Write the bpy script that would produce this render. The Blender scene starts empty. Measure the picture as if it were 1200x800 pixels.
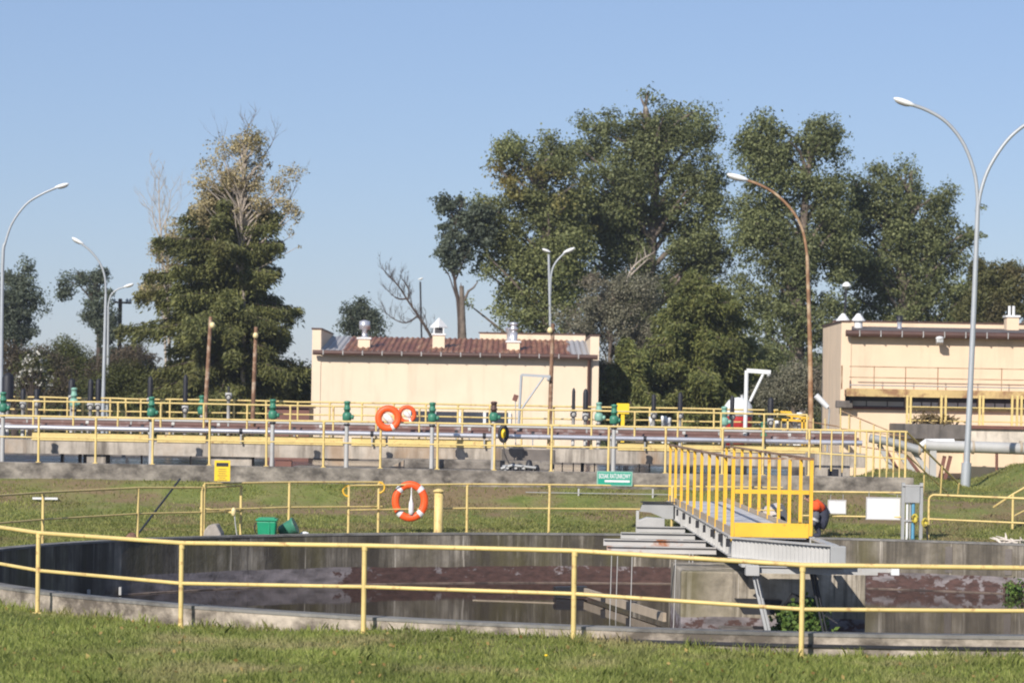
import bpy, math, random
import numpy as np
from mathutils import Vector, Matrix

PI = math.pi
rnd = random.Random(7)
nr = np.random.default_rng(11)
sc = bpy.context.scene
COL = sc.collection

# ------------------------------------------------------------------ camera model
EYE = 2.95
F = 3300.0                       # focal length in pixels of a 1200 px wide frame
TH = math.radians(1.0)           # slight roll of the hand-held camera
ST, CT = math.sin(TH), math.cos(TH)

def P(px, py, d):
    """point seen at photo pixel (px, py) at distance d"""
    x, u = px - 600.0, 484.0 - py
    return Vector(((x * CT - u * ST) * d / F, d, EYE + (x * ST + u * CT) * d / F))

def PZ(px, py, z):
    x, u = px - 600.0, 484.0 - py
    b = x * ST + u * CT
    return P(px, py, (z - EYE) * F / b)

TC = Vector((4.5, 49.8))         # tank centre
RI, RO = 14.2, 14.5              # inner and outer radius of the tank wall

def on_circle(px, py, R, far):
    x, u = px - 600.0, 484.0 - py
    k = (x * CT - u * ST) / F
    A, B, Cc = 1 + k * k, -2 * (k * TC.x + TC.y), TC.x ** 2 + TC.y ** 2 - R * R
    disc = max(B * B - 4 * A * Cc, 0)
    y = (-B + (1 if far else -1) * math.sqrt(disc)) / (2 * A)
    return Vector((k * y, y))

# ------------------------------------------------------------------ terrain
def interp(x, pts):
    if x <= pts[0][0]: return pts[0][1]
    for (x0, y0), (x1, y1) in zip(pts, pts[1:]):
        if x <= x1:
            t = (x - x0) / (x1 - x0); t = t * t * (3 - 2 * t) * .5 + t * .5
            return y0 + (y1 - y0) * t
    return pts[-1][1]

def wob(x, y):
    return (math.sin(x * .9 + 1.3) * math.cos(y * .7 + x * .2) + .6 * math.sin(x * 2.1 + y * 1.7) + .4 * math.cos(y * 3.1 - x * 1.1))

def gz(x, y):
    a = interp(y, [(40, 0), (55, .12), (62, .2), (65, .25), (66, .32), (68, .6), (69.9, 1.12), (71, 1.15), (120, 1.2)])
    zm = interp(x, [(9.4, 1.5), (10.9, 1.57), (11.6, 1.37), (12.2, 1.16), (12.7, 1.2), (13.3, 1.42), (14.0, 1.75), (17, 1.8)])
    b = interp(y, [(40, 0), (55, .12), (62, .2), (65, .25), (66.5, .42), (69.8, 1.0), (72, 1.08), (76, zm), (79, zm), (81, 1.3), (120, 1.2)])
    w = min(max((x - 9.3) / .9, 0), 1)
    z = a * (1 - w) + b * w
    if y < 45:
        z += .13 * math.exp(-((x + .2) / 2.6) ** 2) * math.exp(-((y - 36) / 2.5) ** 2) - .02
    return z + .012 * wob(x, y)

# ------------------------------------------------------------------ mesh builder
class MB:
    def __init__(s): s.v, s.f, s.sm = [], [], []
    def add(s, vs, fs, smooth=False):
        o = len(s.v); s.v += [tuple(q) for q in vs]
        s.f += [tuple(i + o for i in f) for f in fs]; s.sm += [smooth] * len(fs); return s
    def box(s, c, size, rz=0, rx=0, ry=0):
        x, y, z = [q / 2 for q in size]
        M = Matrix.Translation(Vector(c)) @ Matrix.Rotation(rz, 4, 'Z') @ Matrix.Rotation(ry, 4, 'Y') @ Matrix.Rotation(rx, 4, 'X')
        vs = [M @ Vector((sx * x, sy * y, sz * z)) for sz in (-1, 1) for sx, sy in ((-1, -1), (1, -1), (1, 1), (-1, 1))]
        return s.add(vs, [(3, 2, 1, 0), (4, 5, 6, 7), (0, 1, 5, 4), (1, 2, 6, 5), (2, 3, 7, 6), (3, 0, 4, 7)])
    def bounds(s, x0, x1, y0, y1, z0, z1):
        return s.box(((x0 + x1) / 2, (y0 + y1) / 2, (z0 + z1) / 2), (x1 - x0, y1 - y0, z1 - z0))
    def bar(s, p0, p1, w, h):
        p0, p1 = Vector(p0), Vector(p1); d = (p1 - p0).normalized()
        up = Vector((0, 0, 1)) if abs(d.z) < .95 else Vector((0, 1, 0))
        sd = d.cross(up).normalized(); up = sd.cross(d)
        vs = [p + sd * a * w / 2 + up * b * h / 2 for p in (p0, p1) for a, b in ((-1, -1), (1, -1), (1, 1), (-1, 1))]
        return s.add(vs, [(0, 1, 2, 3), (7, 6, 5, 4), (0, 4, 5, 1), (1, 5, 6, 2), (2, 6, 7, 3), (3, 7, 4, 0)])
    def tube(s, pts, r, n=8, caps=True):
        pts = [Vector(p) for p in pts]
        rs = r if isinstance(r, (list, tuple)) else [r] * len(pts)
        vs, fs = [], []
        t0 = (pts[1] - pts[0]).normalized()
        ref = Vector((0, 0, 1)) if abs(t0.z) < .9 else Vector((0, 1, 0))
        nrm = t0.cross(ref).normalized()
        for i, p in enumerate(pts):
            a = pts[max(i - 1, 0)]; b = pts[min(i + 1, len(pts) - 1)]
            t = (b - a).normalized(); nrm = (nrm - t * nrm.dot(t)).normalized(); bn = t.cross(nrm)
            for k in range(n):
                q = 2 * PI * k / n
                vs.append(p + (nrm * math.cos(q) + bn * math.sin(q)) * rs[i])
        for i in range(len(pts) - 1):
            for k in range(n):
                fs.append((i * n + k, i * n + (k + 1) % n, (i + 1) * n + (k + 1) % n, (i + 1) * n + k))
        s.add(vs, fs, True)
        if caps:
            m = len(pts) - 1
            s.add(vs[:n], [tuple(range(n - 1, -1, -1))]); s.add(vs[m * n:], [tuple(range(n))])
        return s
    def lathe(s, prof, c, n=16, axis='Z', smooth=True):
        c = Vector(c); vs, fs = [], []
        for r, h in prof:
            for k in range(n):
                q = 2 * PI * k / n; a, b = r * math.cos(q), r * math.sin(q)
                vs.append(c + (Vector((a, b, h)) if axis == 'Z' else Vector((h, a, b)) if axis == 'X' else Vector((a, h, b))))
        for i in range(len(prof) - 1):
            for k in range(n):
                fs.append((i * n + k, i * n + (k + 1) % n, (i + 1) * n + (k + 1) % n, (i + 1) * n + k))
        return s.add(vs, fs, smooth)
    def ell(s, c, r, M=None, n=12, m=8, wob_=0, seed=0):
        c = Vector(c); vs, fs = [], []; q = random.Random(seed)
        for i in range(m + 1):
            th = PI * i / m
            for k in range(n):
                ph = 2 * PI * k / n
                v = Vector((r[0] * math.sin(th) * math.cos(ph), r[1] * math.sin(th) * math.sin(ph), r[2] * math.cos(th)))
                v *= 1 + wob_ * q.uniform(-1, 1)
                vs.append(c + (M @ v if M else v))
        for i in range(m):
            for k in range(n):
                fs.append((i * n + k, (i + 1) * n + k, (i + 1) * n + (k + 1) % n, i * n + (k + 1) % n))
        return s.add(vs, fs, wob_ < .12)
    def prism(s, poly, v):
        """closed polygon of 3-D points swept along v"""
        n = len(poly); a = [Vector(p) for p in poly]; b = [p + Vector(v) for p in a]
        return s.add(a + b, [tuple(range(n - 1, -1, -1)), tuple(range(n, 2 * n))] + [(i, (i + 1) % n, (i + 1) % n + n, i + n) for i in range(n)])
    def torus(s, c, R1, R2, r, n=32, m=10, a0=0, a1=2 * PI, r_y=None):
        """ring standing in the XZ plane"""
        c = Vector(c); vs, fs = [], []; full = abs(a1 - a0 - 2 * PI) < 1e-6
        for i in range(n + (0 if full else 1)):
            q = a0 + (a1 - a0) * i / n
            for k in range(m):
                p = 2 * PI * k / m; rr = r * math.cos(p)
                vs.append(c + Vector(((R1 + rr) * math.cos(q), (r_y or r) * math.sin(p), (R2 + rr) * math.sin(q))))
        cnt = n if full else n
        N = n if full else n + 1
        for i in range(cnt):
            for k in range(m):
                fs.append((i * m + k, i * m + (k + 1) % m, ((i + 1) % N) * m + (k + 1) % m, ((i + 1) % N) * m + k))
        return s.add(vs, fs, True)
    def build(s, name, mat, parent=None, bevel=0):
        me = bpy.data.meshes.new(name)
        off = parent_loc(parent)
        me.from_pydata([(a - off.x, b - off.y, c - off.z) for a, b, c in s.v], [], s.f)
        me.polygons.foreach_set('use_smooth', s.sm); me.update()
        o = bpy.data.objects.new(name, me); COL.objects.link(o)
        me.materials.append(mat)
        if parent: o.parent = parent
        if bevel:
            b = o.modifiers.new('bevel', 'BEVEL'); b.width = bevel; b.segments = 2; b.limit_method = 'ANGLE'
        return o

def parent_loc(p):
    v = Vector((0, 0, 0))
    while p is not None:
        v += p.location; p = p.parent
    return v

def tag(o, label, cat, group=None):
    o['label'] = label; o['category'] = cat
    if group: o['group'] = group
    return o

def thing(name, label, cat, loc, group=None):
    o = bpy.data.objects.new(name, None); COL.objects.link(o)
    o.location = loc; o.empty_display_size = .3
    return tag(o, label, cat, group)

def struct(o, kind='structure'):
    o['kind'] = kind; return o

def copy_tree(o, parent=None):
    c = o.copy(); COL.objects.link(c)
    if parent: c.parent = parent
    for ch in list(o.children): copy_tree(ch, c)
    return c

# ------------------------------------------------------------------ materials
def nodes(name):
    m = bpy.data.materials.new(name); m.use_nodes = True
    nt = m.node_tree; b = nt.nodes['Principled BSDF']
    return m, nt, b

def N(nt, t, **kw):
    n = nt.nodes.new(t)
    for k, v in kw.items():
        if k in n.inputs: n.inputs[k].default_value = v
        else: setattr(n, k, v)
    return n

def pos(nt, scale=(1, 1, 1)):
    g = N(nt, 'ShaderNodeNewGeometry'); mp = N(nt, 'ShaderNodeMapping')
    mp.inputs['Scale'].default_value = scale
    nt.links.new(g.outputs['Position'], mp.inputs['Vector']); return mp.outputs['Vector']

def noise(nt, scale, detail=4, vec=None, stretch=(1, 1, 1), rough=.55):
    n = N(nt, 'ShaderNodeTexNoise', Scale=scale, Detail=detail, Roughness=rough)
    nt.links.new(vec or pos(nt, stretch), n.inputs['Vector']); return n.outputs['Fac']

def ramp(nt, fac, stops, interp_='LINEAR'):
    r = N(nt, 'ShaderNodeValToRGB'); r.color_ramp.interpolation = interp_
    e = r.color_ramp.elements
    while len(e) < len(stops): e.new(.5)
    for el, (p, c) in zip(e, stops):
        el.position = p; el.color = (*c, 1) if isinstance(c, tuple) else (c, c, c, 1)
    nt.links.new(fac, r.inputs['Fac']); return r.outputs['Color']

def mix(nt, fac, a, b, mode='MIX'):
    m = N(nt, 'ShaderNodeMix', data_type='RGBA', blend_type=mode)
    for sock, v in ((m.inputs['Factor'], fac), (m.inputs[6], a), (m.inputs[7], b)):
        if isinstance(v, (int, float)): sock.default_value = v
        elif isinstance(v, tuple): sock.default_value = (*v, 1)
        else: nt.links.new(v, sock)
    return m.outputs[2]

def bump(nt, b, fac, strength, dist=.02):
    n = N(nt, 'ShaderNodeBump', Strength=strength, Distance=dist)
    nt.links.new(fac, n.inputs['Height']); nt.links.new(n.outputs['Normal'], b.inputs['Normal'])

def paint(name, c, rough=.5, metal=0, var=.18, scale=3., dirt=None, dirt_lo=.58, dirt_hi=.75, dscale=2., stretch=(1, 1, 1), bmp=.1):
    m, nt, b = nodes(name)
    lo = tuple(q * (1 - var) for q in c); hi = tuple(min(q * (1 + var * .6), .95) for q in c)
    col = ramp(nt, noise(nt, scale, 5, stretch=stretch), [(.3, lo), (.7, hi)])
    if dirt:
        f = ramp(nt, noise(nt, dscale, 6, stretch=stretch, rough=.65), [(dirt_lo, 0.), (dirt_hi, 1.)])
        col = mix(nt, f, col, dirt)
    nt.links.new(col, b.inputs['Base Color'])
    b.inputs['Roughness'].default_value = rough; b.inputs['Metallic'].default_value = metal
    if bmp: bump(nt, b, noise(nt, scale * 9, 4), bmp, .005)
    return m

M = {}
M['yellow'] = paint('pale_yellow_paint', (.69, .52, .2), .5, 0, .14, 3, (.36, .2, .08), .57, .7, 7)
M['bridge_yellow'] = paint('strong_yellow_paint', (.78, .45, .035), .45, 0, .1, 3, (.4, .17, .04), .6, .74, 6)
M['sign_yellow'] = paint('yellow_sign_face', (.8, .55, .02), .5, 0, .05)
M['grey_metal'] = paint('galvanised_metal', (.38, .38, .37), .5, .25, .15, 2, (.3, .28, .26), .6, .8, 4)
M['pale_metal'] = paint('pale_grey_steel', (.45, .44, .42), .55, .1, .12, 2, (.38, .3, .25), .62, .78, 3)
M['silver'] = paint('silver_pipe_cladding', (.66, .65, .68), .3, .65, .12, 3, (.4, .36, .36), .58, .75, 3)
M['rust_beam'] = paint('pale_steel_with_rust_ends', (.46, .44, .42), .6, 0, .1, 2, (.35, .13, .05), .58, .66, 1.1)
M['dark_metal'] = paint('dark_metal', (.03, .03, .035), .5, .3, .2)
M['black_cover'] = paint('black_rubber_cover', (.012, .012, .018), .6, 0, .3)
M['brown_pipe'] = paint('red_brown_pipe', (.15, .075, .06), .6, 0, .3, 3, (.3, .27, .27), .55, .7, 3)
M['rusty_pole'] = paint('rusty_pole', (.24, .13, .075), .75, 0, .4, 5, (.42, .33, .24), .5, .66, 5)
M['lamp_grey'] = paint('lamp_pole_grey', (.4, .42, .44), .5, .2, .1, 2)
M['lamp_white'] = paint('lamp_head_white', (.78, .78, .77), .4, 0, .06)
M['lamp_lens'] = paint('lamp_lens', (.3, .28, .25), .2, 0, .1)
M['rusty_lamp'] = paint('rust_stained_lamp_pole', (.3, .16, .08), .7, 0, .35, 3, (.5, .4, .26), .48, .7, 1.5)
M['white'] = paint('white_paint', (.7, .7, .69), .5, 0, .06, 3, (.55, .5, .45), .62, .8, 5)
M['red'] = paint('red_paint', (.45, .03, .03), .5)
M['orange'] = paint('orange_buoy', (.83, .1, .012), .5, 0, .08)
M['green'] = paint('green_valve_paint', (.045, .2, .125), .45, 0, .2, 6)
M['pale_green'] = paint('faded_green_valve_paint', (.22, .42, .33), .5, 0, .15, 6)
M['bin_green'] = paint('green_plastic', (.01, .27, .13), .4, 0, .1)
M['valve_yellow'] = paint('worn_yellow_valve', (.5, .4, .04), .6, 0, .3, 8, (.06, .05, .03), .5, .62, 9)
M['sign_green'] = paint('green_sign_face', (.01, .31, .2), .45, 0, .05)
M['blue'] = paint('blue_pipe', (.1, .3, .45), .5)
M['rock'] = paint('rock', (.34, .3, .26), .9, 0, .3, 6, bmp=.6)
M['brown_rock'] = paint('brown_stone', (.2, .11, .075), .9, 0, .3, 6, bmp=.6)
M['globe'] = paint('yellowed_glass', (.7, .58, .3), .25, 0, .1)
M['glass'] = paint('dark_window_glass', (.05, .055, .07), .08, 0, .2)
M['louvre'] = paint('dark_louvre', (.055, .05, .055), .5, 0, .3)
M['brown_trim'] = paint('brown_metal_trim', (.1, .052, .04), .5, .1, .2, 2)
M['brown_panel'] = paint('red_brown_panel', (.17, .07, .05), .6, 0, .2)
M['bark'] = paint('grey_bark', (.16, .125, .1), .95, 0, .4, 5, (.42, .38, .32), .6, .72, 2.5, bmp=.6)
M['dark_bark'] = paint('dark_bark', (.07, .05, .04), .95, 0, .4, 5, bmp=.6)
M['pale_bark'] = paint('dry_pale_bark', (.4, .34, .28), .95, 0, .3, 4, bmp=.4)
M['sack'] = paint('pale_plastic', (.5, .44, .4), .6, 0, .12)
M['deck'] = paint('walkway_deck_plate', (.55, .55, .57), .6, 0, .1, 2, (.36, .33, .3), .5, .7, 1.5)
M['scum'] = paint('dried_scum', (.2, .15, .12), .9, 0, .4, 4, (.05, .035, .03), .45, .6, 2)
M['tan'] = paint('tan_plate', (.42, .34, .25), .7, 0, .15)
M['navy'] = paint('navy_work_cloth', (.035, .038, .06), .85, 0, .3, 8, bmp=.3)
M['work_orange'] = paint('orange_work_cloth', (.8, .09, .015), .8, 0, .1, 8)
M['sleeve'] = paint('grey_work_sleeve', (.11, .115, .13), .85, 0, .2, 8)
M['skin'] = paint('skin', (.48, .28, .2), .6, 0, .08)
M['hair'] = paint('dark_hair', (.02, .014, .01), .7)
M['root_white'] = paint('bleached_wood', (.62, .55, .47), .9, 0, .15, 8)

def plaster(name, c):
    m, nt, b = nodes(name)
    col = ramp(nt, noise(nt, 1.3, 5), [(.3, tuple(q * .94 for q in c)), (.7, tuple(min(q * 1.03, .9) for q in c))])
    st = ramp(nt, noise(nt, 1.0, 6, stretch=(2.2, 2.2, .22), rough=.65), [(.52, 0.), (.76, .5)])
    col = mix(nt, st, col, (.45, .36, .25))
    nt.links.new(col, b.inputs['Base Color']); b.inputs['Roughness'].default_value = .9
    bump(nt, b, noise(nt, 60, 4), .15, .01); return m
M['cream'] = plaster('cream_render', (.74, .6, .44))
M['peach'] = plaster('peach_render', (.74, .57, .4))

def corrugated():
    m, nt, b = nodes('rusty_corrugated_roof')
    r = noise(nt, 1.4, 6, stretch=(3, .35, 1), rough=.7)
    rust = ramp(nt, r, [(.3, (.12, .042, .026)), (.47, (.2, .075, .04)), (.58, (.3, .14, .07)), (.72, (.42, .26, .16))])
    g = N(nt, 'ShaderNodeNewGeometry'); sx = N(nt, 'ShaderNodeSeparateXYZ'); nt.links.new(g.outputs['Position'], sx.inputs[0])
    # bare zinc sheets at the two ends
    w = N(nt, 'ShaderNodeMath', operation='ABSOLUTE'); a = N(nt, 'ShaderNodeMath', operation='ADD'); a.inputs[1].default_value = 1.9
    nt.links.new(sx.outputs['X'], a.inputs[0]); nt.links.new(a.outputs[0], w.inputs[0])
    e = N(nt, 'ShaderNodeMath', operation='MULTIPLY'); e.inputs[1].default_value = .2
    nt.links.new(w.outputs[0], e.inputs[0])
    n2 = noise(nt, 1.5, 4, stretch=(3, .4, 1)); ad = N(nt, 'ShaderNodeMath', operation='MULTIPLY_ADD'); ad.inputs[1].default_value = .12
    nt.links.new(n2, ad.inputs[0]); nt.links.new(e.outputs[0], ad.inputs[2])
    zinc = ramp(nt, ad.outputs[0], [(.82, 0.), (.84, 1.)])
    col = mix(nt, zinc, rust, (.36, .35, .35))
    nt.links.new(col, b.inputs['Base Color']); b.inputs['Roughness'].default_value = .6
    return m
M['corrugated'] = corrugated()
M['roof_felt'] = paint('grey_roof_felt', (.13, .11, .1), .9, 0, .3, 2, (.2, .1, .06), .55, .7, 1)

def concrete(name, c=(.34, .31, .275), dark=(.06, .055, .048), amount=.5, streak=True, moss=None):
    m, nt, b = nodes(name)
    col = ramp(nt, noise(nt, 2.2, 7, rough=.65), [(.25, tuple(q * .62 for q in c)), (.5, c), (.75, tuple(q * 1.28 for q in c))])
    f = ramp(nt, noise(nt, 1.6, 7, stretch=(1.5, 1.5, .16) if streak else (1, 1, 1.5), rough=.68), [(.62 - .28 * amount, 0.), (.8 - .22 * amount, .92)])
    col = mix(nt, f, col, dark)
    if moss:
        f2 = ramp(nt, noise(nt, 1.1, 5, stretch=(1, 1, .4)), [(.54, 0.), (.7, .6)])
        col = mix(nt, f2, col, moss)
    nt.links.new(col, b.inputs['Base Color']); b.inputs['Roughness'].default_value = .9
    bump(nt, b, noise(nt, 14, 6), .35, .02); return m
M['concrete'] = concrete('weathered_concrete')
M['curb'] = concrete('stained_curb_concrete', (.3, .265, .225), (.055, .047, .04), .85, False)
M['beam'] = concrete('pale_beam_concrete', (.44, .385, .32), (.12, .1, .08), .6, True, (.3, .18, .09))
M['dark_concrete'] = concrete('dark_concrete', (.15, .13, .115), (.05, .045, .04), .5, True)

def tank_mat(name='stained_shaded_tank_concrete', k=.78, sd=.92, pier=False):
    m, nt, b = nodes(name)
    col = ramp(nt, noise(nt, 1.3, 7, rough=.65), [(.28, (.09 * k, .077 * k, .058 * k)), (.5, (.25 * k, .215 * k, .165 * k)), (.72, (.46 * k, .41 * k, .34 * k))])
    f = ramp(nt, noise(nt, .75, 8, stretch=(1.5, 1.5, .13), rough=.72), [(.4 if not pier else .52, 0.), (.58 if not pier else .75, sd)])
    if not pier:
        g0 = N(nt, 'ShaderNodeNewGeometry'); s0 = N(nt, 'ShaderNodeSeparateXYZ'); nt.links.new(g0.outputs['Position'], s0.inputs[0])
        f = mix(nt, 1., f, ramp(nt, map_range(nt, s0.outputs['X'], -12, 16), [(.0, 1.), (.55, .95), (.8, .5)]), 'MULTIPLY')  # dark stains thin out rightwards, painting in the shade of the left wall
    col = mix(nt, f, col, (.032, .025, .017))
    fine = ramp(nt, noise(nt, 2.4, 6, stretch=(1.6, 1.6, .07), rough=.7), [(.5, 0.), (.6, .75)])
    col = mix(nt, fine, col, (.06, .05, .038))
    drip = ramp(nt, noise(nt, 2.1, 6, stretch=(2.2, 2.2, .07), rough=.75), [(.57, 0.), (.66, .8)])
    col = mix(nt, drip, col, (.5, .45, .38))
    moss = ramp(nt, noise(nt, .7, 5, stretch=(1, 1, .3)), [(.5, 0.), (.66, .6)])
    col = mix(nt, moss, col, (.11, .095, .03))
    g = N(nt, 'ShaderNodeNewGeometry'); sx = N(nt, 'ShaderNodeSeparateXYZ'); nt.links.new(g.outputs['Position'], sx.inputs[0])
    # old paint band around the water line: maroon with flaking lavender coat
    nz = noise(nt, 3.5, 6, stretch=(1, 1, 1.6), rough=.65); nb = noise(nt, .9, 3, stretch=(1, 1, .2))
    xr = ramp(nt, map_range(nt, sx.outputs['X'], -12, 16), [(0., .3), (.2, .3), (.29, .3), (.31, 0.), (.6, .0), (.73, .10), (1., .15)] if not pier else [(0., .13), (1., .13)])
    zr = map_range(nt, sx.outputs['Z'], -.9, -.25, -.13, .1)
    s1 = N(nt, 'ShaderNodeMath', operation='ADD'); nt.links.new(nz, s1.inputs[0]); nt.links.new(xr, s1.inputs[1])
    s2 = N(nt, 'ShaderNodeMath', operation='ADD'); nt.links.new(s1.outputs[0], s2.inputs[0]); nt.links.new(zr, s2.inputs[1])
    fl = ramp(nt, s2.outputs[0], [(.565, 0.), (.615, 1.)])
    mar = ramp(nt, noise(nt, 5, 5, stretch=(1, 1, 3)), [(.3, (.045, .024, .02)), (.7, (.105, .055, .046))])
    lav = ramp(nt, noise(nt, 2, 5, stretch=(1, 1, 3)), [(.3, (.085, .074, .074)), (.65, (.27, .235, .24))])
    band = mix(nt, fl, mar, lav)
    zz = N(nt, 'ShaderNodeMath', operation='MULTIPLY_ADD'); nt.links.new(nb, zz.inputs[0]); zz.inputs[1].default_value = .10
    nt.links.new(sx.outputs['Z'], zz.inputs[2])
    inband = ramp(nt, map_range(nt, zz.outputs[0], -.62, -.22), [(.45, 1.), (.49, 0.)])
    if not pier:
        xm = ramp(nt, map_range(nt, sx.outputs['X'], -12, 16), [(.13, 0.), (.17, 1.)])  # band stops at far left so the shaded wall stays dark
        inband = mix(nt, 1., inband, xm, 'MULTIPLY')
    col = mix(nt, inband, col, band)
    nt.links.new(col, b.inputs['Base Color']); b.inputs['Roughness'].default_value = .85
    bump(nt, b, noise(nt, 10, 6), .35, .03); return m

def map_range(nt, v, a, b_, c=0., d=1.):
    n = N(nt, 'ShaderNodeMapRange'); nt.links.new(v, n.inputs['Value'])
    for k, q in zip(('From Min', 'From Max', 'To Min', 'To Max'), (a, b_, c, d)): n.inputs[k].default_value = q
    return n.outputs['Result']
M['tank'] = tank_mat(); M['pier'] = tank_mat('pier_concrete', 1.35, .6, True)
M['rim'] = concrete('pale_rim_concrete', (.47, .4, .325), (.075, .06, .047), .85, False)
M['rim_top'] = concrete('grey_rim_top', (.2, .19, .175), (.07, .065, .06), .5, False)

def water_mat(name, c, rough, bm, ior=1.33):
    m, nt, b = nodes(name)
    col = ramp(nt, noise(nt, .6, 5), [(.3, tuple(q * .7 for q in c)), (.7, tuple(q * 1.3 for q in c))])
    nt.links.new(col, b.inputs['Base Color'])
    nt.links.new(ramp(nt, noise(nt, .5, 4), [(.4, rough), (.7, rough * 2.5)]), b.inputs['Roughness'])
    b.inputs['IOR'].default_value = ior
    bump(nt, b, noise(nt, 3, 3, stretch=(1, .6, 1)), bm, .02); return m
M['tank_water'] = water_mat('brown_settling_water', (.024, .016, .011), .025, .014, 1.2)
M['basin_water'] = water_mat('basin_water', (.03, .035, .05), .12, .8)

def ground_mat():
    m, nt, b = nodes('grass_and_soil')
    g = ramp(nt, noise(nt, 1.1, 6, rough=.65), [(.25, (.1, .13, .03)), (.5, (.16, .18, .05)), (.75, (.23, .22, .085))])
    dry = ramp(nt, noise(nt, .45, 5, rough=.6), [(.5, 0.), (.66, .8)])
    col = mix(nt, dry, g, (.23, .19, .09))
    ge = N(nt, 'ShaderNodeNewGeometry'); sx = N(nt, 'ShaderNodeSeparateXYZ'); nt.links.new(ge.outputs['Position'], sx.inputs[0])
    zb = ramp(nt, map_range(nt, sx.outputs['Z'], .3, 1.3), [(.12, 0.), (.2, 1.), (.75, 1.), (.9, 0.)])
    soil = ramp(nt, noise(nt, .55, 6, stretch=(.7, 1, 1)), [(.44, 0.), (.56, .95)])
    mm = N(nt, 'ShaderNodeMath', operation='MULTIPLY'); nt.links.new(zb, mm.inputs[0]); nt.links.new(soil, mm.inputs[1])
    col = mix(nt, mm.outputs[0], col, (.21, .15, .085))
    nt.links.new(col, b.inputs['Base Color']); b.inputs['Roughness'].default_value = .95
    b.inputs['Specular IOR Level'].default_value = .15
    bump(nt, b, noise(nt, 9, 6), .6, .08); return m
M['ground'] = ground_mat()

def leafy(name, a, b_, accent=None, acc=(.58, .7), scale=.4, trans=.25, rough=.6):
    m, nt, b = nodes(name)
    ge = N(nt, 'ShaderNodeNewGeometry')
    col = ramp(nt, ge.outputs['Random Per Island'], [(0., a), (1., b_)])
    big = ramp(nt, noise(nt, scale, 4), [(.3, .72), (.7, 1.28)])
    col = mix(nt, 1.0, col, big, 'MULTIPLY')
    if accent:
        f = ramp(nt, noise(nt, scale * .7, 4), [(acc[0], 0.), (acc[1], .9)])
        col = mix(nt, f, col, accent)
    nt.links.new(col, b.inputs['Base Color']); b.inputs['Roughness'].default_value = rough
    b.inputs['Specular IOR Level'].default_value = .3
    t = N(nt, 'ShaderNodeBsdfTranslucent'); nt.links.new(col, t.inputs['Color'])
    mx = N(nt, 'ShaderNodeMixShader'); mx.inputs[0].default_value = trans
    nt.links.new(b.outputs[0], mx.inputs[1]); nt.links.new(t.outputs[0], mx.inputs[2])
    nt.links.new(mx.outputs[0], nt.nodes['Material Output'].inputs['Surface'])
    return m
M['poplar'] = leafy('poplar_leaves', (.08, .095, .03), (.24, .25, .095), (.27, .2, .05), (.58, .68), .3)
M['poplar_grey'] = leafy('grey_green_poplar_leaves', (.072, .088, .029), (.215, .228, .095), None, scale=.35)
M['far_leaf'] = leafy('distant_poplar_leaves', (.055, .07, .045), (.13, .15, .1))
M['spruce'] = leafy('spruce_needles', (.058, .07, .02), (.185, .185, .06), (.17, .14, .05), (.55, .75), .5, .2)
M['yew'] = leafy('dark_conifer_needles', (.07, .09, .024), (.21, .21, .065), None, scale=.6, trans=.2)
M['autumn'] = leafy('yellowing_leaves', (.26, .21, .1), (.48, .4, .22), (.12, .12, .04), (.55, .7), .5)
M['olive'] = leafy('olive_leaves', (.07, .075, .025), (.15, .14, .05), (.12, .085, .045), (.52, .66), .4)
M['willow'] = leafy('grey_willow_leaves', (.12, .12, .075), (.26, .24, .165), (.17, .13, .095), (.5, .65), .5)
M['brown_bush'] = leafy('brown_bush_leaves', (.06, .045, .03), (.13, .1, .06), (.05, .06, .02), (.55, .68), .4)
M['green_bush'] = leafy('bush_leaves', (.05, .06, .015), (.11, .115, .03), (.05, .035, .02), (.55, .68), .5)
M['blossom'] = leafy('white_blossom', (.5, .48, .44), (.7, .68, .62))
M['weed'] = leafy('bright_weed_leaves', (.06, .125, .02), (.19, .27, .06))
M['dry_weed'] = leafy('dry_weed', (.12, .085, .04), (.22, .16, .08))
M['fallen'] = leafy('fallen_leaf', (.2, .11, .03), (.45, .33, .12))
M['grass'] = leafy('grass_blades', (.17, .225, .04), (.44, .46, .14), (.5, .42, .22), (.52, .68), .55, .5)
M['bank_grass'] = leafy('bank_grass_blades', (.17, .2, .042), (.43, .42, .14), (.36, .27, .15), (.52, .64), .6, .5)

# ------------------------------------------------------------------ ground, water
def ring_ground():
    rs = list(np.arange(RO - .12, 34, .3)) + list(np.geomspace(34, 420, 30))
    na = 540; vs, fs = [], []
    for r in rs:
        for k in range(na):
            q = 2 * PI * k / na; x, y = TC.x + r * math.cos(q), TC.y + r * math.sin(q)
            vs.append((x, y, gz(x, y)))
    for i in range(len(rs) - 1):
        for k in range(na):
            fs.append((i * na + k, (i + 1) * na + k, (i + 1) * na + (k + 1) % na, i * na + (k + 1) % na))
    mb = MB(); mb.add(vs, fs, True)
    return struct(mb.build('grass_ground', M['ground']))
ring_ground()

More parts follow.
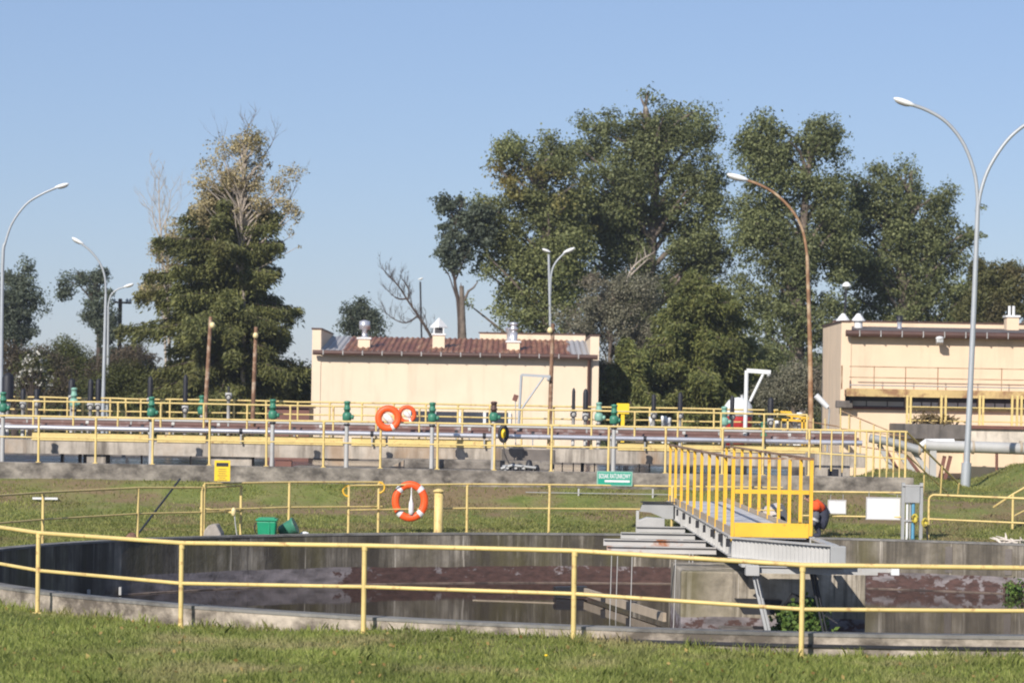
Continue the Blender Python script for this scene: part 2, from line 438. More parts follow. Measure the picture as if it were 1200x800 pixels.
def blades(name, pts, hgt, wid, mat, lean=.5):
    pts = np.asarray(pts); n = len(pts)
    ang = nr.uniform(0, 2 * PI, n); h = hgt * nr.uniform(.45, 1.3, n); w = wid * nr.uniform(.7, 1.3, n)
    d = np.stack([np.cos(ang), np.sin(ang), np.zeros(n)], 1)
    la = nr.uniform(0, 2 * PI, n); ln = nr.uniform(0, lean, n) * h
    tip = pts + np.stack([np.cos(la) * ln, np.sin(la) * ln, h], 1)
    midp = pts + np.stack([np.cos(la) * ln * .3, np.sin(la) * ln * .3, h * .6], 1)
    v = np.stack([pts - d * w[:, None] / 2, pts + d * w[:, None] / 2, midp + d * w[:, None] * .4, tip, midp - d * w[:, None] * .4], 1).reshape(-1, 3)
    return np_mesh(name, v, 5, mat)

def np_mesh(name, v, k, mat, parent=None):
    n = len(v) // k
    if parent is not None: v = v - np.array(parent_loc(parent))
    me = bpy.data.meshes.new(name)
    me.vertices.add(n * k); me.vertices.foreach_set('co', np.ascontiguousarray(v, dtype=np.float32).ravel())
    me.loops.add(n * k); me.loops.foreach_set('vertex_index', np.arange(n * k, dtype=np.int32))
    me.polygons.add(n); me.polygons.foreach_set('loop_start', np.arange(0, n * k, k, dtype=np.int32))
    me.update(calc_edges=True); me.validate()
    o = bpy.data.objects.new(name, me); COL.objects.link(o); me.materials.append(mat)
    if parent is not None: o.parent = parent
    return o

pts = []
for _ in range(230000):
    y = rnd.uniform(27.5, 47) ; x = rnd.uniform(-.2, .2) * y
    if math.hypot(x - TC.x, y - TC.y) < RO + .02 : continue
    if y > 38 and rnd.random() < .3: continue
    cl = math.sin(x * 3.1 + 2 * math.sin(y * 1.9)) * math.sin(y * 2.7 + x)
    if cl < -.2 and rnd.random() < .35: continue
    pts.append((x, y, gz(x, y) - .01))
struct(blades('lawn_grass', pts, .07, .012, M['grass'], .9), 'stuff')
pts = []
while len(pts) < 60000:
    y = rnd.uniform(50, 80); x = rnd.uniform(-.2, .2) * y
    if math.hypot(x - TC.x, y - TC.y) < RO + .05 or (y > 69.85 and x < 9.9): continue
    cl = math.sin(x * 1.3 + 2 * math.sin(y * .9)) + math.sin(y * 1.7 + x * .6)
    if cl < .25 and rnd.random() < .8 and gz(x, y) > .45: continue
    pts.append((x, y, gz(x, y) - .01))
struct(blades('bank_grass', pts, .07, .022, M['bank_grass'], 1.1), 'stuff')

pts = []
for _ in range(5200):
    q_ = rnd.uniform(-PI, 0); r_ = RO + .03 + abs(rnd.gauss(0, .09)); x, y = TC.x + r_ * math.cos(q_), TC.y + r_ * math.sin(q_)
    if math.sin(q_ * 37) + math.sin(q_ * 91 + 1) > -.2: pts.append((x, y, gz(x, y) - .02))
for _ in range(170):
    y = rnd.uniform(29, 38); x = rnd.uniform(-.2, .2) * y
    if math.hypot(x - TC.x, y - TC.y) < RO + .1: continue
    for k in range(26): pts.append((x + rnd.gauss(0, .05), y + rnd.gauss(0, .05), gz(x, y) - .02))
struct(blades('tall_grass', pts, .15, .011, M['grass'], .8), 'stuff')
fl_ = []
while len(fl_) < 420:
    y = rnd.uniform(28.5, 46); x = rnd.uniform(-.2, .2) * y
    if math.hypot(x - TC.x, y - TC.y) > RO + .05: fl_.append((x, y, gz(x, y) + rnd.uniform(.03, .07)))
FALLEN = fl_

def disc(name, c, r, z, mat, n=96):
    mb = MB(); mb.add([(c.x + r * math.cos(2 * PI * k / n), c.y + r * math.sin(2 * PI * k / n), z) for k in range(n)], [tuple(range(n))])
    return struct(mb.build(name, mat))
WZ = -.86
disc('tank_water', TC, RI + .05, WZ, M['tank_water'])
mb = MB(); mb.add([(-24, 70.5, 1.3), (9.7, 70.5, 1.3), (9.7, 94.1, 1.3), (-24, 94.1, 1.3)], [(0, 1, 2, 3)])
struct(mb.build('basin_water', M['basin_water']))

a = PZ(640, 776, .03)
t = thing('dandelion', 'single yellow flower in the lawn in front of the tank', 'flower', (a.x, a.y, gz(a.x, a.y)))
MB().tube([(a.x, a.y, gz(a.x, a.y)), (a.x, a.y, gz(a.x, a.y) + .1)], .004, 5).build('stem', M['weed'], t)
MB().ell((a.x, a.y, gz(a.x, a.y) + .105), (.022, .022, .014), wob_=.05).build('flower_head', M['sign_yellow'], t)
# ------------------------------------------------------------------ settling tank
tank = thing('settling_tank', 'large round concrete settling tank with stained walls and brown water inside', 'tank', (TC.x, TC.y, 0))
RZ = .26
def ring_wall(r0, r1, z0, z1, n=240, jit=0):
    mb = MB()
    for a, b_, smooth in (((r0, z0), (r0, z1), True), ((r0, z1), (r1, z1), True), ((r1, z1), (r1, z0), True)):
        mb.lathe([(a[0], a[1]), (b_[0], b_[1])], (TC.x, TC.y, 0), n, 'Z', smooth)
    return mb
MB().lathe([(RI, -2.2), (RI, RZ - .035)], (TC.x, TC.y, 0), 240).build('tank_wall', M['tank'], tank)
MB().lathe([(RO, -.6), (RO, RZ - .035)], (TC.x, TC.y, 0), 240).build('outer_wall', M['rim'], tank)
ring_wall(RI - .015, RO + .012, RZ - .04, RZ).build('rim', M['rim_top'], tank)
mb = MB(); mb.bounds(2.95, 6.12, 48.3, 51.4, -2.0, .3)
mb.build('central_pier', M['pier'], tank, .03)
mb = MB(); mb.bounds(3.6, 5.3, 47.6, 48.3, -2.0, -.62)
mb.build('pier_footing', M['dark_concrete'], tank, .03)
# outlet weir and little brackets on the inner wall
for px, py in ((104, 690), (141, 692)):
    p = on_circle(px, py, RI - .08, True)
    mb = MB(); mb.box((p.x, p.y, WZ + .1), (.05, .12, .16)); mb.build('wall_bracket', M['pale_metal'], tank)
for px in (1112, 1182):
    p = on_circle(px, 650, RI - .005, True); q = math.atan2(p.y - TC.y, p.x - TC.x)
    mb = MB(); mb.box((p.x, p.y, -.15), (.03, .16, .58), rz=q); mb.build('wall_joint_strip', M['dark_concrete'], tank)
mb = MB(); vs = []
for i in range(361):
    q = 2 * PI * i / 360; w0 = .05 + .035 * math.sin(i * 1.7) * math.sin(i * .37)
    for r_, z_ in ((RI + .01, WZ - .02), (RI + .01, WZ + .03), (RI - w0, WZ + .012), (RI - w0, WZ - .02)): vs.append((TC.x + r_ * math.cos(q), TC.y + r_ * math.sin(q), z_))
mb.add(vs, [(i * 4 + k, i * 4 + (k + 1) % 4, i * 4 + 4 + (k + 1) % 4, i * 4 + 4 + k) for i in range(360) for k in range(4)])
mb.build('scum_line', M['scum'], tank)
vs, fs = [], []
for i in range(121):
    q = math.radians(-107 + i * .6)
    for r_, z_ in ((RO + .012, .085), (RO + .03, .085), (RO + .03, .125), (RO + .012, .125)): vs.append((TC.x + r_ * math.cos(q), TC.y + r_ * math.sin(q), z_))
for i in range(120):
    for k in range(4): fs.append((i * 4 + k, i * 4 + (k + 1) % 4, i * 4 + 4 + (k + 1) % 4, i * 4 + 4 + k))
MB().add(vs, fs).build('joint_seal', M['black_cover'], tank)

# ------------------------------------------------------------------ fences
def fence(name, label, posts, top, mid=None, ext=(0, 0), r=.026, pr=.032, mat='yellow', cat='fence', group=None, loops=(0, 0)):
    """posts: list of ground Vectors; rails at heights top, mid above them"""
    t = thing(name, label, cat, posts[0], group)
    for p in posts:
        mb = MB(); mb.tube([p - Vector((0, 0, .08)), p + Vector((rnd.uniform(-.008, .008), 0, top - r))], pr, 8)
        mb.tube([p + Vector((0, 0, top - r * 2.4)), p + Vector((0, 0, top - r * .6))], pr * 1.22, 8)
        mb.box(p + Vector((0, 0, .012)), (pr * 4, pr * 4, .016)); mb.build('post', M[mat], t)
    def rail(h, nm, rr):
        q = [p + Vector((0, 0, h)) for p in posts]
        q = [p + Vector((0, 0, rnd.uniform(-.008, .008))) for p in q]
        if ext[0]: q = [q[0] + (q[0] - q[1]).normalized() * ext[0]] + q
        if ext[1]: q = q + [q[-1] + (q[-1] - q[-2]).normalized() * ext[1]]
        MB().tube(q, rr, 8).build(nm, M[mat], t)
    rail(top, 'top_rail', r)
    for h in ([mid] if isinstance(mid, (int, float)) else mid or []): rail(h, 'middle_rail', r * .85)
    return t

RF = RO + .3
pp = []
for px, py in ((-150, 705), (44, 712), (212, 720), (426, 733), (672, 748), (939, 763), (1222, 772)):
    c = on_circle(px, py, RF, False); pp.append(Vector((c.x, c.y, gz(c.x, c.y))))
q = []
for a, b_ in zip(pp, pp[1:]): q.append(a)
q.append(pp[-1])
fence('yellow_fence', 'long pale yellow pipe fence along the near edge of the round tank', pp, 1.15, .61, (3, 3), .03, .033)

def far_posts(pxs, py=624, R=RO + .42):
    o = []
    for px in pxs:
        c = on_circle(px, py, R, True); o.append(Vector((c.x, c.y, gz(c.x, c.y))))
    return o
G_MID = 'yellow pipe fence sections behind the tank'
fence('yellow_fence', 'yellow pipe fence on the far left rim, with a leaning black pole', far_posts((-60, 50, 161, 236, 282), 628), 1.1, .57, (2, 0), .022, .03, group=G_MID)
f2 = fence('yellow_fence', 'yellow fence section behind the green bins carrying the yellow warning sign', far_posts((238.5, 338, 443)), 1.17, .62, (0, .1), .022, .03, group=G_MID)
f3 = fence('yellow_fence', 'yellow fence section with curled end that carries the low life ring', far_posts((408, 547, 643, 787)), 1.1, .56, (0, 2.6), .022, .03, group=G_MID)
for f, px, sgn in ((f3, 408, 1), (f2, 443, -1)):
    b0 = far_posts((px,))[0]; c = b0 + Vector((0, 0, .98 if sgn > 0 else 1.05))
    MB().tube([c + Vector((-sgn * .13 * math.sin(a), -.01, .12 * math.cos(a))) for a in np.linspace(0, PI, 9)], .022, 8).build('curled_end', M['bridge_yellow'], f)
f4 = fence('yellow_fence', 'yellow fence section right of the bridge carrying two blank white boards', far_posts((939, 1058)), 1.05, .5, (0, 0), .022, .03, group=G_MID)
# right hand section with the rounded corner
pr_ = far_posts((1088, 1240))
f5 = thing('yellow_fence', 'yellow pipe fence with rounded corner at the far right of the tank', 'fence', pr_[0], G_MID)
u = (pr_[1] - pr_[0]).normalized()
crn = [pr_[0] + Vector((0, 0, h)) for h in (-.05, .5, .9)] + [pr_[0] + Vector((0, 0, .9 + .13 * math.sin(a))) + u * (.13 - .13 * math.cos(a)) for a in np.linspace(.3, PI / 2, 5)] + [pr_[1] + Vector((0, 0, 1.03))]
MB().tube(crn, .026, 8).build('bent_rail', M['yellow'], f5)
MB().tube([pr_[0] + Vector((0, 0, .48)), pr_[1] + Vector((0, 0, .48))], .02, 8).build('middle_rail', M['yellow'], f5)
# stair rail on the right bank
a = PZ(1187, 592, .98); a.z = gz(a.x, a.y)
t = thing('handrail', 'short yellow handrail climbing the grass bank at the right edge', 'handrail', a)
MB().tube([a - Vector((0, 0, .1)), a + Vector((0, 0, .83))], .03, 8).build('post', M['yellow'], t)
MB().tube([a + Vector((-.35, .6, .5)), a + Vector((0, 0, .83)), a + Vector((1.5, 1.2, 1.55))], .025, 8).build('top_rail', M['yellow'], t)
MB().tube([a + Vector((0, 0, .3)), a + Vector((1.5, 1.2, .95))], .02, 8).build('middle_rail', M['yellow'], t)

# ------------------------------------------------------------------ tank bridge
br = thing('tank_bridge', 'steel walkway bridge with strong yellow railings reaching over the round tank', 'bridge', (4.4, 56, .9))
XL, XR, YN, YF, DZ = 3.74, 5.06, 47.4, 66.2, .97
MB().bounds(XL + .07, XR - .07, YN, YF, DZ - .05, DZ - .01).build('deck', M['deck'], br)
for x in (XL, XR):
    mb = MB(); mb.bounds(x - .012, x + .012, YN, YF, DZ - .34, DZ - .03)
    mb.bounds(x - .07, x + .07, YN, YF, DZ - .03, DZ - .012); mb.bounds(x - .07, x + .07, YN, YF, DZ - .355, DZ - .34)
    y = YN + .6
    while y < YF: mb.bounds(x - .06, x - .012, y, y + .02, DZ - .34, DZ - .03); mb.bounds(x + .012, x + .06, y, y + .02, DZ - .34, DZ - .03); y += .62
    mb.build('girder', M['pale_metal'], br)
H = 1.28
nb = 10
for s, x in ((-1, XL), (1, XR)):
    for i in range(nb):
        y = YN + (YF - YN) * (i / (nb - 1)) ** 1.08
        mb = MB(); mb.bounds(x - .029, x + .029, y - .025, y + .025, DZ - (.12 if s < 0 else .0), DZ + H)
        mb.build('railing_post', M['bridge_yellow'], br)
        if s < 0:
            MB().bounds(x + s * .1, x + s * .036, y - .05, y + .05, DZ - .2, DZ - .06).build('post_bracket', M['dark_metal'], br)
    MB().bounds(x - .04, x + .04, YN - .03, YF + .03, DZ + H, DZ + H + .035).build('hand_rail', M['rusty_pole'], br)
    MB().bounds(x - .014, x + .014, YN, YF, DZ - .005, DZ + (.12 if s < 0 else .08)).build('toe_board', M['tan'], br)
MB().bounds(XL + .035, XR - .035, YN - .02, YN + .02, DZ - .03, DZ + .21).build('end_board', M['bridge_yellow'], br)
MB().bounds(XL + .035, XR - .035, YN - .02, YN + .02, DZ + .7, DZ + .77).build('end_rail', M['bridge_yellow'], br)
MB().bounds(XL + .04, XR - .04, YN - .03, YN + .03, DZ + H, DZ + H + .035).build('end_hand_rail', M['rusty_pole'], br)
# angled end platform with ribbed front plate
A, B, Cq = Vector((3.72, 47.3, 0)), Vector((5.12, 47.3, 0)), Vector((5.18, 44.8, 0))
mb = MB()
n = 26
poly = []
for i in range(n * 2 + 1):
    p = A.lerp(Cq, i / (n * 2)); nrm = (Cq - A).normalized().cross(Vector((0, 0, 1)))
    poly.append(p + nrm * (.025 if i % 2 else -.01))
mb2 = MB(); vs = []; fs = []
for p in poly: vs += [Vector((p.x, p.y, DZ - .36)), Vector((p.x, p.y, DZ - .06))]
for i in range(len(poly) - 1): fs.append((2 * i, 2 * i + 2, 2 * i + 3, 2 * i + 1))
mb2.add(vs, fs); mb2.build('ribbed_plate', M['pale_metal'], br)
mb = MB(); mb.bar((A.x, A.y, DZ - .04), (Cq.x, Cq.y, DZ - .04), .14, .025); mb.bar((A.x, A.y, DZ - .37), (Cq.x, Cq.y, DZ - .37), .14, .02)
mb.bar((5.12, 47.3, DZ - .04), (5.16, 44.9, DZ - .04), .14, .03); mb.bar((5.13, 47.3, DZ - .2), (5.17, 44.9, DZ - .2), .02, .3)
mb.build('end_frame', M['pale_metal'], br)
mb = MB(); mb.box((5.22, 44.8, DZ - .2), (.24, .2, .32)); mb.build('end_box', M['grey_metal'], br, .01)
mb = MB(); mb.prism([(3.95, 47.3, DZ - .12), (5.0, 47.3, DZ - .12), (5.08, 45.4, DZ - .12)], (0, 0, .02)); mb.build('end_plate', M['deck'], br)
for y, x0 in ((58.9, 2.63), (55.7, 2.19), (52.6, 1.75), (49.9, 1.72)):
    mb = MB(); mb.bounds(x0, XL - .08, y - .006, y + .006, .53, .622); mb.bounds(x0, XL - .08, y - .06, y + .02, .622, .64); mb.bounds(x0, XL - .08, y - .045, y + .02, .515, .53)
    mb.build('cross_beam', M['rust_beam'] if y < 53 else M['pale_metal'], br)
mb = MB(); mb.prism([(2.98, 63.2, 1.0), (3.66, 63.2, .99), (3.66, 63.2, .64), (3.5, 63.2, .64), (3.15, 63.2, .78), (2.9, 63.2, .8)], (0, .12, 0)); mb.build('end_bracket', M['grey_metal'], br)
MB().bounds(2.92, 3.72, 63.12, 63.4, 1.003, 1.022).build('bracket_flange', M['dark_metal'], br)
mb = MB(); mb.prism([(2.75, 61.2, .42), (3.36, 61.2, .42), (3.36, 61.2, .72), (2.98, 61.2, .74), (2.78, 61.2, .66)], (0, .5, 0)); mb.build('drive_box', M['pale_metal'], br, .01)
MB().lathe([(.0, -.03), (.045, -.03), (.045, .02)], (3.1, 61.19, .5), 12, 'Y').build('drive_hub', M['dark_metal'], br)
for x, y, z0, z1 in ((2.72, 60.2, .3, .92), (3.66, 60.0, .3, .9)): MB().bounds(x - .03, x + .03, y - .03, y + .03, z0, z1).build('bracket_post', M['pale_metal'], br)
# scum arms and struts near the centre
mb = MB(); mb.bounds(3.93, 6.02, 46.0, 46.05, .41, .515); mb.bounds(3.93, 6.02, 45.96, 46.05, .515, .53); mb.build('scum_arm', M['pale_metal'], br)
MB().bounds(3.86, 4.08, 45.9, 46.2, .37, .54).build('arm_block', M['pale_metal'], br, .01)
mb = MB(); mb.bounds(5.36, 6.12, 45.2, 45.25, .5, .595); mb.bounds(5.36, 6.12, 45.16, 45.25, .595, .61); mb.build('scum_arm', M['pale_metal'], br)
MB().bounds(6.12, 6.25, 45.1, 45.3, .46, .63).build('arm_block', M['white'], br, .01)
for p0, p1 in (((3.93, 46.1, .6), (4.3, 45.9, -.95)), ((4.0, 46.6, .6), (4.36, 46.5, -.95)), ((4.95, 46.5, .5), (5.28, 46.4, -.95)), ((5.02, 47.2, .6), (5.35, 47.1, -.95))):
    mb = MB(); mb.bar(p0, p1, .03, .1); d = Vector((.05, 0, .01)); mb.bar(Vector(p0) + d, Vector(p1) + d, .02, .14); mb.build('strut', M['grey_metal' if p0[0] < 4.5 else 'dark_metal'], br)  # right pair in dark metal: shade below the bridge put into its colour
for x, y in ((3.9, 46.2), (5.0, 46.4)): MB().bounds(x - .1, x + .12, y - .1, y + .5, .5, .62).build('strut_head', M['pale_metal'], br)
# dark plates below the deck, standing for shadows and dark gear there
mb = MB(); mb.prism([(3.8, 47.2, -.1), (4.6, 47.2, -.1), (4.45, 47.2, -.35), (3.95, 47.2, -.35)], (0, .3, 0)); mb.build('dark_plate', M['dark_metal'], br)
mb = MB(); mb.prism([(4.5, 47.0, -.35), (4.75, 47.0, .02), (5.15, 47.0, -.05), (5.3, 47.0, -.4)], (0, .3, 0)); mb.build('dark_plate', M['dark_metal'], br)
# stays from the cross beams down to the skimmer
for px, d in ((717, 52.6), (724, 52.6), (741, 49.9), (792, 49.9), (808, 51), (812, 51)):
    a = P(px, 650, d); MB().tube([(a.x, d, .52), (a.x - .02, d, -1)], .009, 6).build('stay_rod', M['pale_metal'], br)
# skimmer
a, b_ = PZ(690, 668, -.5), PZ(803, 690, -.7)
sk = thing('scum_skimmer', 'brown skimmer board floating on the tank water beside the central pier', 'skimmer', (1.6, 55, WZ))
p0, p1 = Vector((1.55, 58.5, -.72)), Vector((2.85, 51.4, -.72))
MB().bar(p0, p1, .06, .16).build('skimmer_board', M['tan'], sk)
MB().bar(p0 + Vector((-.6, -.1, -.02)), p0 + Vector((.05, 0, 0)), .35, .22).build('float', M['dark_metal'], sk)
MB().bar(p0 + Vector((-2.3, .4, -.03)), p0 + Vector((-.5, -.05, -.03)), .03, .03).build('scum_boom', M['tan'], sk)
for f_ in (.3, .62): MB().box(p0.lerp(p1, f_) + Vector((0, -.05, .02)), (.2, .16, .16)).build('board_clamp', M['dark_metal'], sk)
# ------------------------------------------------------------------ upper terrace : curb, walkway, basin
YC = 70.0
cu = MB(); cu.bounds(-24, 10.02, YC, YC + .5, .7, 1.52)
tag(cu.build('retaining_wall', M['curb'], None, .02), 'long low stained concrete wall along the top of the grass bank', 'wall')
YB = 74.0; WZT = 2.04
wk = thing('walkway', 'raised concrete walkway beam with yellow kick boards crossing the upper basin', 'walkway', (-5, YB, 1.3))
MB().bounds(-24, 9.35, YB, YB + 2.6, 1.68, WZT).build('slab', M['beam'], wk)
mb = MB(); mb.bounds(-24, 9.35, YB + 2.62, YB + 13.9, 1.6, 1.62) if False else None
for px0, px1 in ((38, 174), (184, 241), (246, 402), (412, 452), (455, 577), (724, 790), (800, 846), (856, 960)):
    x0, x1 = P(px0, 515, YB).x, P(px1, 515, YB).x
    MB().bounds(x0, x1, YB - .03, YB - .004, WZT - .01, WZT + .2).build('kick_board', M['yellow'], wk)
for px in (69, 90, 97, 115, 162, 220, 265, 659, 672, 684, 697, 750, 762, 780):
    x = P(px, 538, YB).x
    MB().bounds(x - rnd.choice((.0, .0, .04, .06)), x + .025, YB + .5, YB + .7, 1.0, 1.68).build('support', M['dark_metal'], wk)
for px, w in ((112, .5), (270, 1.1), (395, .5), (662, 0.0)):
    if w:
        x = P(px, 538, YB).x; MB().bounds(x - w / 2, x + w / 2, YB + .1, YB + .9, 1.0, 1.679).build('pier', M['beam'], wk)
bk = MB(); bk.bounds(-24, 9.6, 94, 94.3, .9, 1.45)
tag(bk.build('basin_wall', M['dark_concrete']), 'back wall of the upper basin seen below the walkway', 'wall')  # dark concrete chosen to paint in the shade on this wall
xs0, xs1 = P(588, 530, YB).x, P(650, 530, YB).x
MB().bounds(xs0, xs1, YB - .035, YB - .004, 1.5, WZT - .03).build('stained_panel', M['dark_concrete'], wk)
# solid platform in the middle with a dark stained beam
x0, x1 = P(338, 545, 71).x, P(648, 545, 71).x
mb = MB(); mb.bounds(x0, x1, YC + .52, YB + .4, 1.0, 1.49); mb.bounds(x0 + 2.2, x1, YB - .02 - .9, YB - .04, 1.49, 1.72)
tag(mb.build('concrete_platform', M['curb'], None, .02), 'grey concrete platform between wall and walkway behind the low life ring', 'platform')
mb = MB(); mb.prism([(P(452, 549, 71.2).x, 71.0, 1.49), (P(473, 549, 71.2).x, 71.0, 1.49), (P(473, 549, 71).x, 71.0, 1.72)], (0, .6, 0))  # wedge added in place of a black triangular shadow
tag(mb.build('shadow_wedge', M['beam']), 'small pale wedge added for a triangular shadow on the platform', 'block')
mb = MB(); xa = P(332, 545, 71.5).x; mb.bounds(xa - .22, xa + .2, 71.6, 71.9, 1.2, 1.66)
tag(mb.build('brown_barrier', M['brown_panel'], None, .01), 'small brown panel standing in the basin left of the platform', 'panel')

a, b_ = P(955, 531, 71.5), P(996, 556, 71.5)
t = thing('concrete_block', 'pale concrete end block with a dark square opening right of the bridge', 'block', (a.x, 71.5, 1.2))
MB().bounds(a.x, b_.x, 71.5, 73.9, 1.0, a.z).build('block', M['beam'], t, .02)
c_, d_ = P(970, 549, 71.5), P(982, 557, 71.5)
MB().bounds(c_.x, d_.x, 71.47, 71.497, d_.z, c_.z).build('opening', M['black_cover'], t)

# railings on the terrace
pa = [Vector((P(px, 543, YC + .1).x, YC + .12, 1.52)) for px in [-22 + 66.8 * i for i in range(14)] + [894, 948]]
fA = fence('yellow_railing', 'yellow railing standing on the stained concrete wall in front of the valves', pa, 1.15, .62, (2, 0), .024, .03, cat='railing')
e = [Vector((P(px, 540, YC + .1).x, YC + .12, z)) for px, z in ((948, 1.5), (1003, 1.44), (1062, 1.2))]
st = thing('stair_railing', 'yellow railing with close uprights at the right end of the terrace', 'railing', e[0])
top = [Vector((e[0].x, e[0].y, 2.67)), Vector((e[2].x, e[2].y, 2.66))]
MB().tube(top, .026, 8).build('top_rail', M['yellow'], st)
MB().tube([top[1], Vector((P(1126, 568, 73).x, 73, 1.28))], .026, 8).build('sloping_rail', M['yellow'], st)
MB().tube([Vector((top[1].x, top[1].y, 2.1)), Vector((P(1122, 580, 72).x, 72.6, .95))], .02, 8).build('sloping_rail', M['yellow'], st)
for i, px in enumerate((962, 975, 988, 1003, 1016, 1024, 1032, 1040, 1048, 1055, 1062)):
    x = P(px, 530, YC).x; big = px in (1003, 1062)
    zb = (1.45 - .0032 * (px - 948) * 1) if big else 1.72 - .0026 * (px - 948)
    MB().tube([(x, YC + .12, zb), (x, YC + .12, 2.66)], .028 if big else .02, 8).build('upright', M['yellow'], st)
MB().tube([Vector((e[0].x, YC + .12, 2.1)), Vector((e[2].x, YC + .12, 1.98))], .02, 8).build('middle_rail', M['yellow'], st)
for px in (1080, 1100, 1120):
    a = P(px, 545, 72.2); zt = interp(px, [(1062, 2.66), (1126, 1.28)])
    MB().tube([(a.x, 71.8, gz(a.x, 71.8) - .05), (a.x, 71.6, zt)], .022, 8).build('upright', M['yellow'], st)
# second flight behind
st2 = thing('stair_railing', 'thin rusty handrail sloping down in front of the peach building', 'railing', P(985, 500, 78))
for a, b_ in (((985, 481), (1050, 508)), ((985, 502), (1060, 511)), ((948, 494), (985, 500)), ((985, 519), (1060, 531)), ((948, 515), (985, 519))):
    MB().tube([P(*a, 78), P(*b_, 78)], .018, 6).build('rail', M['rusty_lamp'], st2)
for px, y0, y1 in ((953, 490, 530), (967, 490, 528), (985, 478, 560), (995, 486, 545), (1008, 492, 548), (1024, 497, 555), (1040, 504, 555)):
    MB().tube([P(px, y0, 78), P(px, y1, 78)], .02, 6).build('upright', M['yellow'], st2)

def railing(name, label, pxs, d, z0, z1, mids, xr, mat='yellow', r=.024):
    posts = [Vector((P(px, 490, d).x, d, z0)) for px in pxs]
    t = fence(name, label, posts, z1 - z0, mids, (xr, 0), r, .026, mat=mat, cat='railing')
    return t
pb = [-14, 39, 86, 138] + [138 + 50.5 * i for i in range(1, 17)]
railing('yellow_railing', 'yellow railing on the near edge of the raised walkway, behind the silver pipe', pb, YB + .05, WZT, 3.05, [.62], 2)
pcx = [-5, 31, 52, 79, 97, 129, 147, 165, 189, 199] + [199 + 37.5 * i for i in range(1, 20)]
railing('yellow_railing', 'yellow railing on the far edge of the walkway, closest to the cream building', pcx, YB + 2.55, WZT, 3.16, [.42, .78], 2)

# pipes along the walkway
def pipe(name, label, a, b_, r, mat, cl=6, flange=None):
    t = thing(name, label, 'pipe', a)
    MB().tube([a, b_], r, 12).build('pipe_run', M[mat], t)
    L = (b_ - a).length
    for i in range(1, cl):
        p = a.lerp(b_, (i + rnd.uniform(-.25, .25)) / cl); d = (b_ - a).normalized()
        MB().tube([p - d * .04, p + d * .04], r * 1.18, 12).build('clamp', M[flange or 'dark_metal'], t)
        MB().bounds(p.x - .02, p.x + .02, p.y - .02, p.y + .02, WZT, p.z).build('support', M['grey_metal'], t)
    return t
X0, X1 = -20, 9.2
pipe('silver_pipe', 'bright silver pipe running low along the front of the walkway', Vector((X0, YB - .12, 2.37)), Vector((X1, YB - .12, 2.33)), .065, 'silver', 9)
pipe('brown_pipe', 'red brown pipe on the walkway, the nearer of the two behind the silver pipe', Vector((X0, YB + .6, 2.42)), Vector((X1, YB + .6, 2.4)), .06, 'brown_pipe', 14)
pipe('brown_pipe', 'red brown pipe farthest back on the walkway, behind the valves', Vector((X0, YB + 1.4, 2.5)), Vector((X1, YB + 1.4, 2.48)), .08, 'brown_pipe', 14, 'pale_metal')
pipe('grey_pipe', 'thin pale grey pipe between the two red brown pipes', Vector((X0, YB + 1.0, 2.6)), Vector((X1, YB + 1.0, 2.58)), .035, 'pale_metal', 9, 'pale_metal')

# valve actuators
def make_valve(loc, label, z_foot, mat='green', stem='pale_metal', top='green'):
    t = thing('valve_actuator', label, 'valve', loc, 'green valve actuators along the walkway')
    z = loc[2]; x, y = loc[0], loc[1]
    MB().tube([(x, y, z_foot), (x, y, z + .02)], [.06, .05], 10).build('stem_pipe', M[stem], t)
    MB().lathe([(.0, -.02), (.08, -.02), (.08, .03), (0, .03)], (x, y, z - .1), 12).build('flange', M['dark_metal'], t)
    MB().lathe([(.0, 0), (.085, 0), (.115, .03), (.12, .15), (.1, .2), (.06, .23), (0, .23)], (x, y, z), 14).build('gear_housing', M[mat], t)
    MB().lathe([(0, 0), (.055, 0), (.06, .07), (0, .08)], (x + .1, y - .02, z + .1), 10, 'X').build('hand_wheel', M[mat], t)
    mb = MB(); mb.lathe([(.0, 0), (.075, 0), (.075, .05), (.09, .055), (.09, .1), (.072, .105), (.072, .22), (.085, .225), (.085, .26), (.04, .28), (0, .28)], (x, y, z + .23), 14)
    mb.build('motor', M[top], t); return t
def valve_at(px, ytop, d, label, zf, mat='green', top=None):
    a = P(px, ytop, d); return make_valve((a.x, d, a.z - .51), label, zf, mat, top=top or mat)
for px, yt, d, lab, mat in (
    (4, 459, 72, 'large green valve actuator cut by the left edge of the picture', 'green'),
    (178, 464.5, 72, 'green valve actuator in front of a black stem, nearest left of the yellow warning sign', 'green'),
    (320, 467.5, 72, 'green valve actuator standing just left of the cream building', 'green'),
    (407, 469.5, 72, 'green valve actuator left of the two upper life rings', 'green'),
    (507, 471, 72.6, 'green valve actuator right of the two upper life rings', 'green'),
    (579, 470, 72.6, 'green valve actuator with a brown top beside the yellow hoist', 'green'),
    (720, 473.5, 72, 'bright green valve actuator above the green rescue sign', 'green')):
    valve_at(px, yt, d, lab, 1.45, mat, 'brown_trim' if px == 579 else None)
for px, yt, lab, mat in (
    (87, 454, 'pale green valve actuator behind the railing right of the white blossom', 'pale_green'),
    (237, 463, 'green valve actuator partly behind the left rusty lamp pole', 'green'),
    (702, 471, 'pale green valve actuator at the right corner of the cream building', 'pale_green'),
    (849, 476, 'pale green valve actuator in front of the white domed tank', 'pale_green'),
    (895, 494, 'small green valve actuator right of the white jib crane', 'green')):
    valve_at(px, yt, 75.4, lab, WZT, mat)

